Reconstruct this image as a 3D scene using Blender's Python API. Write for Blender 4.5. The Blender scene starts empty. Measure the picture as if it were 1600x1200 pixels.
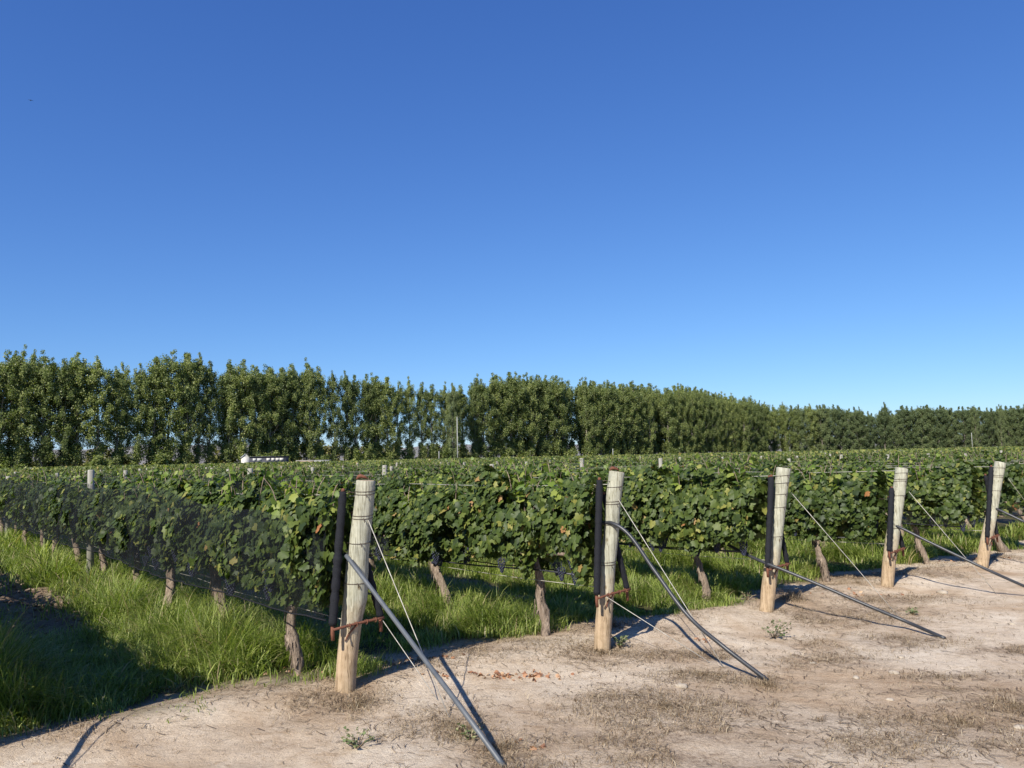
import bpy, math, random
import numpy as np
from mathutils import Matrix, Vector
rad = math.radians
random.seed(7)
RNG = np.random.default_rng(11)
S = bpy.context.scene
COL = S.collection

# ------------------------------------------------------------------ camera
CAMZ = 1.70
PITCH, ROLL, FPX = 5.44, 1.2, 1202.0
cam_d = bpy.data.cameras.new('camera'); cam = bpy.data.objects.new('camera', cam_d); COL.objects.link(cam)
RC = Matrix.Rotation(rad(90 + PITCH), 3, 'X') @ Matrix.Rotation(rad(-ROLL), 3, 'Z')
cam.matrix_world = Matrix.Translation((0, 0, CAMZ)) @ RC.to_4x4()
cam_d.sensor_width = 36; cam_d.lens = 36 * FPX / 1600
cam_d.clip_start = 0.05; cam_d.clip_end = 30000
S.camera = cam

# ------------------------------------------------------------------ world, sun, exposure
SUN_EL, SUN_AZ = 39.0, 208.4            # degrees; azimuth clockwise from +Y (behind the camera, on its left)
w = bpy.data.worlds.new('World'); S.world = w; w.use_nodes = True
nt = w.node_tree; nt.nodes.clear()
sky = nt.nodes.new('ShaderNodeTexSky'); sky.sky_type = 'NISHITA'; sky.sun_disc = False
sky.sun_elevation = rad(SUN_EL); sky.sun_rotation = rad(SUN_AZ)
sky.altitude = 600; sky.air_density = 1.0; sky.dust_density = 0.1; sky.ozone_density = 4.0
bg = nt.nodes.new('ShaderNodeBackground'); bg.inputs['Strength'].default_value = 0.10
out = nt.nodes.new('ShaderNodeOutputWorld')
# white balance and tone of the clear dry sky, channel by channel: k * x ^ g
sep = nt.nodes.new('ShaderNodeSeparateColor'); com = nt.nodes.new('ShaderNodeCombineColor'); nt.links.new(sky.outputs[0], sep.inputs[0])
for ch, (k_, g_) in enumerate(((.069, 1.04), (.110, .925), (.236, .70))):
    pw = nt.nodes.new('ShaderNodeMath'); pw.operation = 'POWER'; nt.links.new(sep.outputs[ch], pw.inputs[0]); pw.inputs[1].default_value = g_
    ml = nt.nodes.new('ShaderNodeMath'); ml.operation = 'MULTIPLY'; nt.links.new(pw.outputs[0], ml.inputs[0]); ml.inputs[1].default_value = k_ / .1 / 2 ** .55; nt.links.new(ml.outputs[0], com.inputs[ch])
nt.links.new(com.outputs[0], bg.inputs[0]); nt.links.new(bg.outputs[0], out.inputs[0])
sl = bpy.data.lights.new('sun', 'SUN'); sl.energy = 5.0; sl.angle = rad(0.53); sl.color = (1.0, 0.94, 0.84)
sun = bpy.data.objects.new('sun', sl); COL.objects.link(sun)
sd = Vector((math.sin(rad(SUN_AZ)) * math.cos(rad(SUN_EL)), math.cos(rad(SUN_AZ)) * math.cos(rad(SUN_EL)), math.sin(rad(SUN_EL))))
sun.rotation_euler = sd.to_track_quat('Z', 'Y').to_euler(); sun.location = sd * 50
S.view_settings.view_transform = 'Standard'; S.view_settings.look = 'None'
S.view_settings.gamma = 1; S.view_settings.exposure = 0.55
try:
    S.cycles.transparent_max_bounces = 14; S.cycles.max_bounces = 6
except Exception: pass

# ------------------------------------------------------------------ geometry of the place
def ray(px, py): return RC @ Vector(((px - 800) / FPX, -(py - 600) / FPX, -1))
def at(px, py, d):
    r = ray(px, py); return Vector((r.x * d / r.y, d, CAMZ + r.z * d / r.y))
def gpt(px, py):
    r = ray(px, py); k = -CAMZ / r.z; return Vector((r.x * k, r.y * k, 0))
BASES_PX = [(538, 1082), (940, 1015), (1195, 955), (1384, 918), (1532, 888)]
PB = [gpt(*p) for p in BASES_PX]
vv = (PB[4] - PB[0]); SP = vv.length / 4; vv.normalize()
AZ = rad(-41); uu = Vector((math.sin(AZ), math.cos(AZ), 0)); ww = Vector((-uu.y, uu.x, 0))
if ww.dot(-PB[0]) < 0: ww = -ww            # ww points from a row to the camera's side
def rowbase(k): return PB[k] if 0 <= k <= 4 else (PB[0] + vv * SP * k * 1.09 if k < 0 else PB[4] + vv * SP * (k - 4))
_M = np.array([[vv.x * SP, uu.x], [vv.y * SP, uu.y]]); _MI = np.linalg.inv(_M)
def kt(x, y):
    dx = x - PB[0].x; dy = y - PB[0].y
    return _MI[0, 0] * dx + _MI[0, 1] * dy, _MI[1, 0] * dx + _MI[1, 1] * dy
ROT = math.atan2(uu.y, uu.x)

# ------------------------------------------------------------------ noise
_LT = np.random.default_rng(5).random((64, 64)); _L3 = np.random.default_rng(6).random((32, 32, 32))
def n2(x, y):
    xi = np.floor(x).astype(int); yi = np.floor(y).astype(int); fx = x - xi; fy = y - yi
    fx = fx * fx * (3 - 2 * fx); fy = fy * fy * (3 - 2 * fy)
    a = _LT[xi % 64, yi % 64]; b = _LT[(xi + 1) % 64, yi % 64]; c = _LT[xi % 64, (yi + 1) % 64]; d = _LT[(xi + 1) % 64, (yi + 1) % 64]
    return a + (b - a) * fx + (c - a) * fy + (a - b - c + d) * fx * fy
def fbm(x, y, o=4):
    s = 0; a = 0.5; t = 0
    for i in range(o):
        s = s + a * n2(x * 2 ** i + 17.3 * i, y * 2 ** i + 9.1 * i); t += a; a *= 0.5
    return s / t
def n3(p):
    i = np.floor(p).astype(int); f = p - i; f = f * f * (3 - 2 * f); r = 0
    for a in (0, 1):
        for b in (0, 1):
            for c in (0, 1):
                wgt = (f[:, 0] if a else 1 - f[:, 0]) * (f[:, 1] if b else 1 - f[:, 1]) * (f[:, 2] if c else 1 - f[:, 2])
                r = r + wgt * _L3[(i[:, 0] + a) % 32, (i[:, 1] + b) % 32, (i[:, 2] + c) % 32]
    return r
def sstep(a, b, x):
    t = np.clip((x - a) / (b - a), 0, 1); return t * t * (3 - 2 * t)
# patches of dry litter on the sandy strip: photo place, radii in metres
LITTER = [(gpt(*p), a, b) for p, a, b in [((540, 1095), .45, .25), ((690, 1130), .5, .35), ((770, 1180), .35, .25), ((940, 1020), .45, .25),
    ((1060, 1020), .6, .12), ((1100, 1052), .45, .14), ((1205, 1062), .35, .15), ((1010, 1100), .9, .25), ((1130, 1140), 1.0, .2), ((1300, 955), 1.1, .35),
    ((1400, 935), .9, .2), ((1200, 925), .7, .4), ((1390, 1000), .8, .2), ((1310, 1030), .5, .18), ((1500, 1130), .6, .3), ((1580, 1100), .5, .3),
    ((1440, 900), .7, .25), ((1230, 1190), .8, .2), ((1570, 1010), .5, .12), ((1500, 1050), .6, .08), ((430, 1075), .6, .12), ((640, 1045), .4, .1), ((1080, 940), .5, .2), ((1330, 1160), .9, .18), ((1120, 1100), .8, .22), ((1000, 1150), .7, .12), ((1250, 1120), .9, .16), ((1450, 1160), .8, .2), ((1130, 1180), .9, .12), ((1560, 1160), .5, .2), ((1180, 960), .5, .12), ((1300, 905), .9, .25), ((1060, 985), .35, .15), ((1450, 1075), .5, .08), ((820, 1190), .5, .08)]]
def zones(x, y):
    """vegetation cover, tilled soil, litter (0..1 each)"""
    k, t = kt(x, y)
    nz = fbm(x * 1.3, y * 1.3, 3) - .5; nb = fbm(x * .6 + 40, y * .6, 2) - .5
    edge = 0.50 + np.where(k > .25, .15, 0) + np.where(k > 2.2, .35, 0) + nz * 1.3
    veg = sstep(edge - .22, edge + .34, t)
    fr = k - np.floor(k)
    mid = np.where(k < 0, 1 - sstep(.24, .36, np.abs(fr - .44) + nz * .30), 1 - sstep(.10, .26, np.abs(fr - .46) + nz * .30))
    start = np.where(k < 0, 3.3, 2.2) + nb * 2
    soil = mid * sstep(start, start + .8, t) * np.where(k < 0, 1, .75)
    veg = veg * (1 - soil * .93)
    lit = np.zeros_like(x)
    for c, a, b in LITTER:
        d = ((x - c.x) / a) ** 2 + ((y - c.y) / (b * 1.6)) ** 2
        lit = np.maximum(lit, np.exp(-d * 1.2))
    lit = np.clip(lit * (1.1 + nz * 2.2), 0, 1)
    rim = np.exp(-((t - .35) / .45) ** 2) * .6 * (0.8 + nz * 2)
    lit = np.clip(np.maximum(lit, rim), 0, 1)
    return veg, soil * sstep(edge, edge + .5, t), lit
def hgt(x, y):
    x = np.asarray(x, float); y = np.asarray(y, float)
    k, t = kt(x, y)
    near = 1 - sstep(40, 90, np.hypot(x, y))
    z = (fbm(x * .35 + 3, y * .35, 3) - .5) * .05 + (fbm(x * 2.2, y * 2.2, 3) - .5) * .016
    veg, soil, lit = zones(x, y)
    z = z + soil * (fbm(x * 3.1, y * 3.1, 4) - .5) * .22 + soil * (n2(x * 11, y * 11) - .5) * .045
    z = z + lit * (n2(x * 9, y * 9) - .45) * .018
    z = z + (.03 + .05 * fbm(x * .9 + 70, y * .9, 2)) * np.exp(-((t - .2) / .42) ** 2) + (1 - veg) * (n2(x * 5.2 + 3, y * 7.1) - .5) * .012
    return z * near - 0.02
def hz(x, y): return float(hgt(np.array([x]), np.array([y]))[0])

# ------------------------------------------------------------------ object helpers
def tag(o, label=None, cat=None, group=None, kind=None):
    if label: o['label'] = label
    if cat: o['category'] = cat
    if group: o['group'] = group
    if kind: o['kind'] = kind
    return o
def mesh(name, V, T=None, Q=None, mat=None, smooth=False):
    me = bpy.data.meshes.new(name); V = np.asarray(V, dtype=np.float32)
    nT = 0 if T is None else len(T); nQ = 0 if Q is None else len(Q)
    me.vertices.add(len(V)); me.vertices.foreach_set('co', V.ravel())
    loops = []
    if nT: loops.append(np.asarray(T, dtype=np.int32).ravel())
    if nQ: loops.append(np.asarray(Q, dtype=np.int32).ravel())
    L = np.concatenate(loops); me.loops.add(len(L)); me.loops.foreach_set('vertex_index', L)
    me.polygons.add(nT + nQ)
    st = np.concatenate([np.arange(nT) * 3, nT * 3 + np.arange(nQ) * 4]).astype(np.int32)
    me.polygons.foreach_set('loop_start', st)
    if smooth: me.polygons.foreach_set('use_smooth', np.ones(nT + nQ, dtype=bool))
    me.update(calc_edges=True); me.validate()
    if mat: me.materials.append(mat)
    return me
def link(name, me, parent=None, loc=(0, 0, 0), rz=0):
    o = bpy.data.objects.new(name, me); COL.objects.link(o); o.location = loc; o.rotation_euler = (0, 0, rz)
    if parent: o.parent = parent
    return o
def empty(name, loc, rz=0): return link(name, None, None, loc, rz)
class MB:
    def __init__(s): s.V = []; s.T = []; s.Q = []; s.n = 0
    def add(s, V, T=(), Q=()):
        V = [tuple(v) for v in V]; s.V += V
        s.T += [tuple(i + s.n for i in t) for t in T]; s.Q += [tuple(i + s.n for i in q) for q in Q]; s.n += len(V)
    def tube(s, pts, r, seg=10, cap=True, wob=0, seed=0):
        pts = [Vector(p) for p in pts]; n = len(pts)
        if not hasattr(r, '__len__'): r = [r] * n
        rr = random.Random(seed); V = []; Q = []; T = []
        t0 = (pts[1] - pts[0]).normalized(); a = Vector((0, 0, 1)) if abs(t0.z) < .9 else Vector((1, 0, 0))
        x = t0.cross(a).normalized()
        ph = [rr.random() for _ in range(seg)]
        for i, p in enumerate(pts):
            t = (pts[min(i + 1, n - 1)] - pts[max(i - 1, 0)]).normalized()
            x = (x - t * x.dot(t)).normalized(); y = t.cross(x)
            for j in range(seg):
                an = 2 * math.pi * j / seg; ri = r[i] * (1 + wob * (ph[j] - .5) + wob * .7 * (rr.random() - .5))
                V.append(p + (x * math.cos(an) + y * math.sin(an)) * ri)
        for i in range(n - 1):
            for j in range(seg):
                j2 = (j + 1) % seg; Q.append((i * seg + j, i * seg + j2, (i + 1) * seg + j2, (i + 1) * seg + j))
        if cap:
            V.append(pts[0]); V.append(pts[-1]); c0 = n * seg; c1 = c0 + 1
            for j in range(seg):
                j2 = (j + 1) % seg; T.append((c0, j2, j)); T.append((c1, (n - 1) * seg + j, (n - 1) * seg + j2))
        s.add(V, T, Q); return s
    def box(s, c, size, rz=0, jit=0, seed=0):
        rr = random.Random(seed); cx, cy, cz = c; a, b, h = [q / 2 for q in size]; V = []
        for dz in (-h, h):
            for dx, dy in ((-a, -b), (a, -b), (a, b), (-a, b)):
                X = dx * math.cos(rz) - dy * math.sin(rz); Y = dx * math.sin(rz) + dy * math.cos(rz)
                V.append((cx + X + jit * (rr.random() - .5), cy + Y + jit * (rr.random() - .5), cz + dz + jit * (rr.random() - .5)))
        s.add(V, Q=[(3, 2, 1, 0), (4, 5, 6, 7), (0, 1, 5, 4), (1, 2, 6, 5), (2, 3, 7, 6), (3, 0, 4, 7)]); return s
    def data(s, name, mat, smooth=False): return mesh(name, s.V, s.T if s.T else None, s.Q if s.Q else None, mat, smooth)
    def build(s, name, mat, parent=None, smooth=False, loc=(0, 0, 0)): return link(name, s.data(name, mat, smooth), parent, loc)
def norm(a): return a / np.maximum(np.linalg.norm(a, axis=1, keepdims=True), 1e-9)
def cr(pts, m=6):
    """Catmull-Rom through points"""
    P = [Vector(p) for p in pts]; P = [P[0] * 2 - P[1]] + P + [P[-1] * 2 - P[-2]]; o = []
    for i in range(1, len(P) - 2):
        a, b, c, d = P[i - 1:i + 3]
        for j in range(m):
            t = j / m; o.append(.5 * ((2 * b) + (c - a) * t + (2 * a - 5 * b + 4 * c - d) * t * t + (3 * b - a - 3 * c + d) * t ** 3))
    o.append(P[-2]); return o

# ------------------------------------------------------------------ materials
def newmat(name):
    m = bpy.data.materials.new(name); m.use_nodes = True; m.node_tree.nodes.clear()
    return m, m.node_tree.nodes, m.node_tree.links
def ramp(N, stops, interp='LINEAR'):
    r = N.new('ShaderNodeValToRGB'); r.color_ramp.interpolation = interp; e = r.color_ramp.elements
    e[0].position = stops[0][0]; e[0].color = (*stops[0][1], 1)
    e[1].position = stops[-1][0]; e[1].color = (*stops[-1][1], 1)
    for p, c in stops[1:-1]:
        q = e.new(p); q.color = (*c, 1)
    return r
def noise(N, L, scale, detail=4, rough=.6, vec=None, dist=0):
    n = N.new('ShaderNodeTexNoise'); n.inputs['Scale'].default_value = scale; n.inputs['Detail'].default_value = detail
    n.inputs['Roughness'].default_value = rough; n.inputs['Distortion'].default_value = dist
    if vec is not None: L.new(vec, n.inputs['Vector'])
    return n
def mixc(N, L, fac, a, b, mode='MIX'):
    m = N.new('ShaderNodeMix'); m.data_type = 'RGBA'; m.blend_type = mode
    for sock, val in ((m.inputs[0], fac), (m.inputs[6], a), (m.inputs[7], b)):
        if hasattr(val, 'links'): L.new(val, sock)
        elif isinstance(val, (int, float)): sock.default_value = val
        else: sock.default_value = (*val, 1)
    return m.outputs[2]
def foliage(name, stops, rough=.5, transl=.3, objvar=.25, patch=None, spec=.4, back=1.25, tscale=1.0):
    m, N, L = newmat(name)
    g = N.new('ShaderNodeNewGeometry'); r = ramp(N, stops); L.new(g.outputs['Random Per Island'], r.inputs[0])
    oi = N.new('ShaderNodeObjectInfo'); hs = N.new('ShaderNodeHueSaturation'); L.new(r.outputs[0], hs.inputs['Color'])
    mr = N.new('ShaderNodeMapRange'); L.new(oi.outputs['Random'], mr.inputs[0]); mr.inputs[3].default_value = 1 - objvar; mr.inputs[4].default_value = 1 + objvar
    L.new(mr.outputs[0], hs.inputs['Value'])
    mh = N.new('ShaderNodeMapRange'); L.new(oi.outputs['Random'], mh.inputs[0]); mh.inputs[3].default_value = .5 + objvar * .04; mh.inputs[4].default_value = .5 - objvar * .05
    L.new(mh.outputs[0], hs.inputs['Hue'])
    col = hs.outputs[0]
    if patch:
        tc = N.new('ShaderNodeTexCoord'); n = noise(N, L, patch[0], 3, .6, tc.outputs['Object'])
        rp = ramp(N, [(.35, (1, 1, 1)), (.65, patch[1])]); L.new(n.outputs[0], rp.inputs[0]); col = mixc(N, L, 1.0, col, rp.outputs[0], 'MULTIPLY')
    b = N.new('ShaderNodeBsdfPrincipled'); L.new(col, b.inputs['Base Color']); b.inputs['Roughness'].default_value = rough
    b.inputs['Specular IOR Level'].default_value = spec
    t = N.new('ShaderNodeBsdfTranslucent'); tcx = mixc(N, L, 1.0, col, (1.5 * tscale, 1.7 * tscale, .6 * tscale), 'MULTIPLY'); L.new(tcx, t.inputs[0])
    mx = N.new('ShaderNodeMixShader'); mx.inputs[0].default_value = transl; L.new(b.outputs[0], mx.inputs[1]); L.new(t.outputs[0], mx.inputs[2])
    o = N.new('ShaderNodeOutputMaterial'); L.new(mx.outputs[0], o.inputs[0]); return m
def solid(name, c1, c2=None, scale=8, stretch=(1, 1, 1), rough=.8, bump=0, detail=5, metal=0, spec=.3, bscale=None):
    m, N, L = newmat(name); b = N.new('ShaderNodeBsdfPrincipled'); b.inputs['Roughness'].default_value = rough
    b.inputs['Metallic'].default_value = metal; b.inputs['Specular IOR Level'].default_value = spec
    tc = N.new('ShaderNodeTexCoord'); mp = N.new('ShaderNodeMapping'); L.new(tc.outputs['Object'], mp.inputs[0]); mp.inputs['Scale'].default_value = stretch
    n = noise(N, L, scale, detail, .65, mp.outputs[0]); c2 = c2 or tuple(q * .75 for q in c1)
    r = ramp(N, [(.3, c1), (.7, c2)]); L.new(n.outputs[0], r.inputs[0]); L.new(r.outputs[0], b.inputs['Base Color'])
    if bump:
        n_b = noise(N, L, bscale or scale * 2, 5, .7, mp.outputs[0])
        bp = N.new('ShaderNodeBump'); bp.inputs['Strength'].default_value = 1; bp.inputs['Distance'].default_value = bump
        L.new(n_b.outputs[0], bp.inputs['Height']); L.new(bp.outputs[0], b.inputs['Normal'])
    o = N.new('ShaderNodeOutputMaterial'); L.new(b.outputs[0], o.inputs[0]); return m

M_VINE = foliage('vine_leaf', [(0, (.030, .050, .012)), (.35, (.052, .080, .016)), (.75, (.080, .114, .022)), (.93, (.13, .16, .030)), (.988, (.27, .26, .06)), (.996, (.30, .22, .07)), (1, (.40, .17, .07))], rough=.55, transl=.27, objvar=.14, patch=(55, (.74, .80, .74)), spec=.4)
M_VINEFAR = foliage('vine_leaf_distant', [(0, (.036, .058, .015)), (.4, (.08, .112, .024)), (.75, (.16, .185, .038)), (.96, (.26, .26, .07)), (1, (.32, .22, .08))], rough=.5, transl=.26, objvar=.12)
M_SHOOT = foliage('young_vine_leaf', [(0, (.09, .15, .024)), (.6, (.17, .23, .04)), (.975, (.27, .30, .07)), (1, (.38, .2, .07))], rough=.5, transl=.35, objvar=.15, spec=.35)
M_GRASS = foliage('grass', [(0, (.11, .15, .032)), (.4, (.21, .265, .058)), (.75, (.32, .37, .09)), (.88, (.40, .42, .14)), (.94, (.46, .40, .23)), (1, (.36, .26, .15))], rough=.5, transl=.38, objvar=0, spec=.3, patch=(1.6, (.80, .86, .8)))
M_POPLAR = foliage('poplar_leaf', [(0, (.07, .10, .035)), (.45, (.145, .185, .058)), (.8, (.24, .275, .09)), (1, (.36, .38, .15))], rough=.45, transl=.36, objvar=.22, spec=.35)
M_DENSE = foliage('dense_tree_leaf', [(0, (.06, .088, .038)), (.5, (.108, .145, .056)), (1, (.18, .21, .085))], rough=.55, transl=.18, objvar=.22, spec=.3)
M_BUSH = foliage('bush_leaf', [(0, (.09, .11, .035)), (.5, (.15, .16, .05)), (1, (.22, .2, .08))], rough=.6, transl=.25, objvar=.3)
M_WEED = foliage('weed_leaf', [(0, (.10, .14, .06)), (.6, (.17, .21, .09)), (1, (.28, .28, .14))], rough=.6, transl=.25, objvar=.1)
M_DRY = foliage('dry_grass', [(0, (.10, .065, .035)), (.4, (.20, .14, .085)), (.8, (.34, .26, .165)), (1, (.5, .42, .3))], rough=.8, transl=.1, objvar=0, spec=.15)
M_TWIG = foliage('twig_litter', [(0, (.09, .06, .04)), (.5, (.20, .15, .10)), (1, (.36, .28, .19))], rough=.9, transl=0, objvar=0, spec=.1)
M_ORANGE = foliage('fallen_leaf', [(0, (.20, .10, .06)), (.5, (.40, .20, .11)), (1, (.5, .36, .23))], rough=.7, transl=.1, objvar=0, spec=.2)
M_BARK = solid('vine_bark', (.42, .33, .25), (.10, .07, .05), 34, (1, 1, .18), .95, .03, bscale=50)
M_TRUNK = solid('poplar_bark', (.30, .27, .22), (.14, .12, .10), 3, (1, 1, .3), .9, .02)
M_DTRUNK = solid('grey_bark', (.26, .23, .19), (.12, .1, .08), 3, (1, 1, .3), .9)
M_RUST = solid('rusty_iron', (.19, .075, .042), (.09, .038, .026), 40, rough=.85, bump=.002)
M_NETROLL = solid('rolled_black_net', (.011, .012, .015), (.024, .025, .030), 60, (1, 1, 4), .8, .004, spec=.12)
M_WIRE = solid('galvanised_wire', (.55, .53, .47), (.33, .30, .25), 20, rough=.5, metal=.2)
M_OLDWIRE = solid('dark_wire', (.13, .10, .075), (.07, .05, .04), 20, rough=.6, metal=.3)
M_HOSE = solid('black_polythene', (.022, .024, .028), (.045, .047, .052), 12, rough=.42, spec=.5)
M_PIPE = solid('grey_polythene', (.065, .073, .082), (.105, .115, .125), 10, rough=.5, spec=.5, bump=.0006)
M_STONE = solid('pale_stone', (.44, .38, .30), (.30, .25, .19), 25, rough=.9, bump=.004)
M_GRAPE = solid('dark_grape', (.014, .016, .036), (.045, .052, .09), 40, rough=.4, spec=.4)
M_LPOST = solid('weathered_line_post', (.36, .35, .30), (.24, .22, .18), 25, (1, 1, .1), .85, .004)
M_WHITE = solid('white_paint', (.58, .56, .51), (.46, .44, .40), 2, rough=.7)
M_DARKWALL = solid('dark_wall', (.03, .035, .05), (.05, .05, .06), 2, rough=.7)
M_BRICK = solid('pinkish_brick', (.42, .30, .22), (.32, .26, .21), 1.2, rough=.9)
M_GREYP = solid('grey_paint', (.5, .5, .48), (.38, .38, .37), 2, rough=.7)
M_BIRD = solid('dark_feathers', (.03, .03, .03), (.05, .045, .04), 5)
M_LABEL = solid('pink_tape', (.6, .35, .28), (.45, .3, .22), 10)

def post_mat():
    m, N, L = newmat('weathered_post_wood'); b = N.new('ShaderNodeBsdfPrincipled'); b.inputs['Roughness'].default_value = .85; b.inputs['Specular IOR Level'].default_value = .2
    tc = N.new('ShaderNodeTexCoord'); mp = N.new('ShaderNodeMapping'); L.new(tc.outputs['Object'], mp.inputs[0]); mp.inputs['Scale'].default_value = (1, 1, .05)
    grain = noise(N, L, 55, 6, .75, mp.outputs[0], .3)
    big = noise(N, L, 7, 4, .6, tc.outputs['Object'])
    sx = N.new('ShaderNodeSeparateXYZ'); L.new(tc.outputs['Object'], sx.inputs[0])
    ad = N.new('ShaderNodeMath'); ad.operation = 'MULTIPLY_ADD'; L.new(big.outputs[0], ad.inputs[0]); ad.inputs[1].default_value = .5; L.new(sx.outputs[2], ad.inputs[2])
    hr = ramp(N, [(0, (0, 0, 0)), (1, (1, 1, 1))]); mr = N.new('ShaderNodeMapRange'); L.new(ad.outputs[0], mr.inputs[0]); mr.inputs[1].default_value = .55; mr.inputs[2].default_value = .95
    top = ramp(N, [(.28, (.52, .505, .40)), (.48, (.40, .395, .31)), (.68, (.21, .205, .16))]); L.new(grain.outputs[0], top.inputs[0])
    bot = ramp(N, [(.28, (.55, .43, .29)), (.5, (.42, .31, .20)), (.72, (.22, .15, .09))]); L.new(grain.outputs[0], bot.inputs[0])
    col = mixc(N, L, mr.outputs[0], bot.outputs[0], top.outputs[0])
    # dark drying checks that run along the grain, and knots
    mp2 = N.new('ShaderNodeMapping'); L.new(tc.outputs['Object'], mp2.inputs[0]); mp2.inputs['Scale'].default_value = (1, 1, .035)
    ck = noise(N, L, 26, 3, .5, mp2.outputs[0]); cr_ = ramp(N, [(.485, (1, 1, 1)), (.5, (.28, .24, .18)), (.515, (1, 1, 1))]); L.new(ck.outputs[0], cr_.inputs[0])
    col = mixc(N, L, .8, col, cr_.outputs[0], 'MULTIPLY')
    vo = N.new('ShaderNodeTexVoronoi'); vo.inputs['Scale'].default_value = 7; mp3 = N.new('ShaderNodeMapping'); mp3.inputs['Scale'].default_value = (1, 1, .6); L.new(tc.outputs['Object'], mp3.inputs[0]); L.new(mp3.outputs[0], vo.inputs['Vector'])
    kr = ramp(N, [(.05, (.35, .27, .18)), (.11, (1, 1, 1))]); L.new(vo.outputs[0], kr.inputs[0]); col = mixc(N, L, .8, col, kr.outputs[0], 'MULTIPLY')
    bl = noise(N, L, 16, 4, .7, tc.outputs['Object']); br = ramp(N, [(.4, (1, 1, 1)), (.72, (.7, .68, .6))]); L.new(bl.outputs[0], br.inputs[0]); col = mixc(N, L, .7, col, br.outputs[0], 'MULTIPLY')
    L.new(col, b.inputs['Base Color'])
    bp = N.new('ShaderNodeBump'); bp.inputs['Distance'].default_value = .006; L.new(grain.outputs[0], bp.inputs['Height']); L.new(bp.outputs[0], b.inputs['Normal'])
    o = N.new('ShaderNodeOutputMaterial'); L.new(b.outputs[0], o.inputs[0]); return m
M_POST = post_mat()
M_ENDGRAIN = solid('post_end_grain', (.42, .33, .22), (.24, .17, .11), 60, rough=.95, bump=.003)

def net_mat():
    m, N, L = newmat('black_bird_netting')
    d = N.new('ShaderNodeBsdfPrincipled'); d.inputs['Base Color'].default_value = (.020, .023, .028, 1); d.inputs['Roughness'].default_value = .8; d.inputs['Specular IOR Level'].default_value = .1
    t = N.new('ShaderNodeBsdfTransparent'); tc = N.new('ShaderNodeTexCoord')
    n = noise(N, L, 2.2, 3, .6, tc.outputs['Object']); mr = N.new('ShaderNodeMapRange'); L.new(n.outputs[0], mr.inputs[0])
    mr.inputs[1].default_value = .3; mr.inputs[2].default_value = .7; mr.inputs[3].default_value = .10; mr.inputs[4].default_value = .25
    # a thread net covers more of the view the flatter you look along it
    lw = N.new('ShaderNodeLayerWeight'); lw.inputs['Blend'].default_value = .35
    ad = N.new('ShaderNodeMath'); ad.operation = 'MULTIPLY_ADD'; L.new(lw.outputs['Facing'], ad.inputs[0]); ad.inputs[1].default_value = .28; L.new(mr.outputs[0], ad.inputs[2]); ad.use_clamp = True
    mx = N.new('ShaderNodeMixShader'); L.new(ad.outputs[0], mx.inputs[0]); L.new(t.outputs[0], mx.inputs[1]); L.new(d.outputs[0], mx.inputs[2])
    o = N.new('ShaderNodeOutputMaterial'); L.new(mx.outputs[0], o.inputs[0]); return m
M_NET = net_mat()

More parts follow.
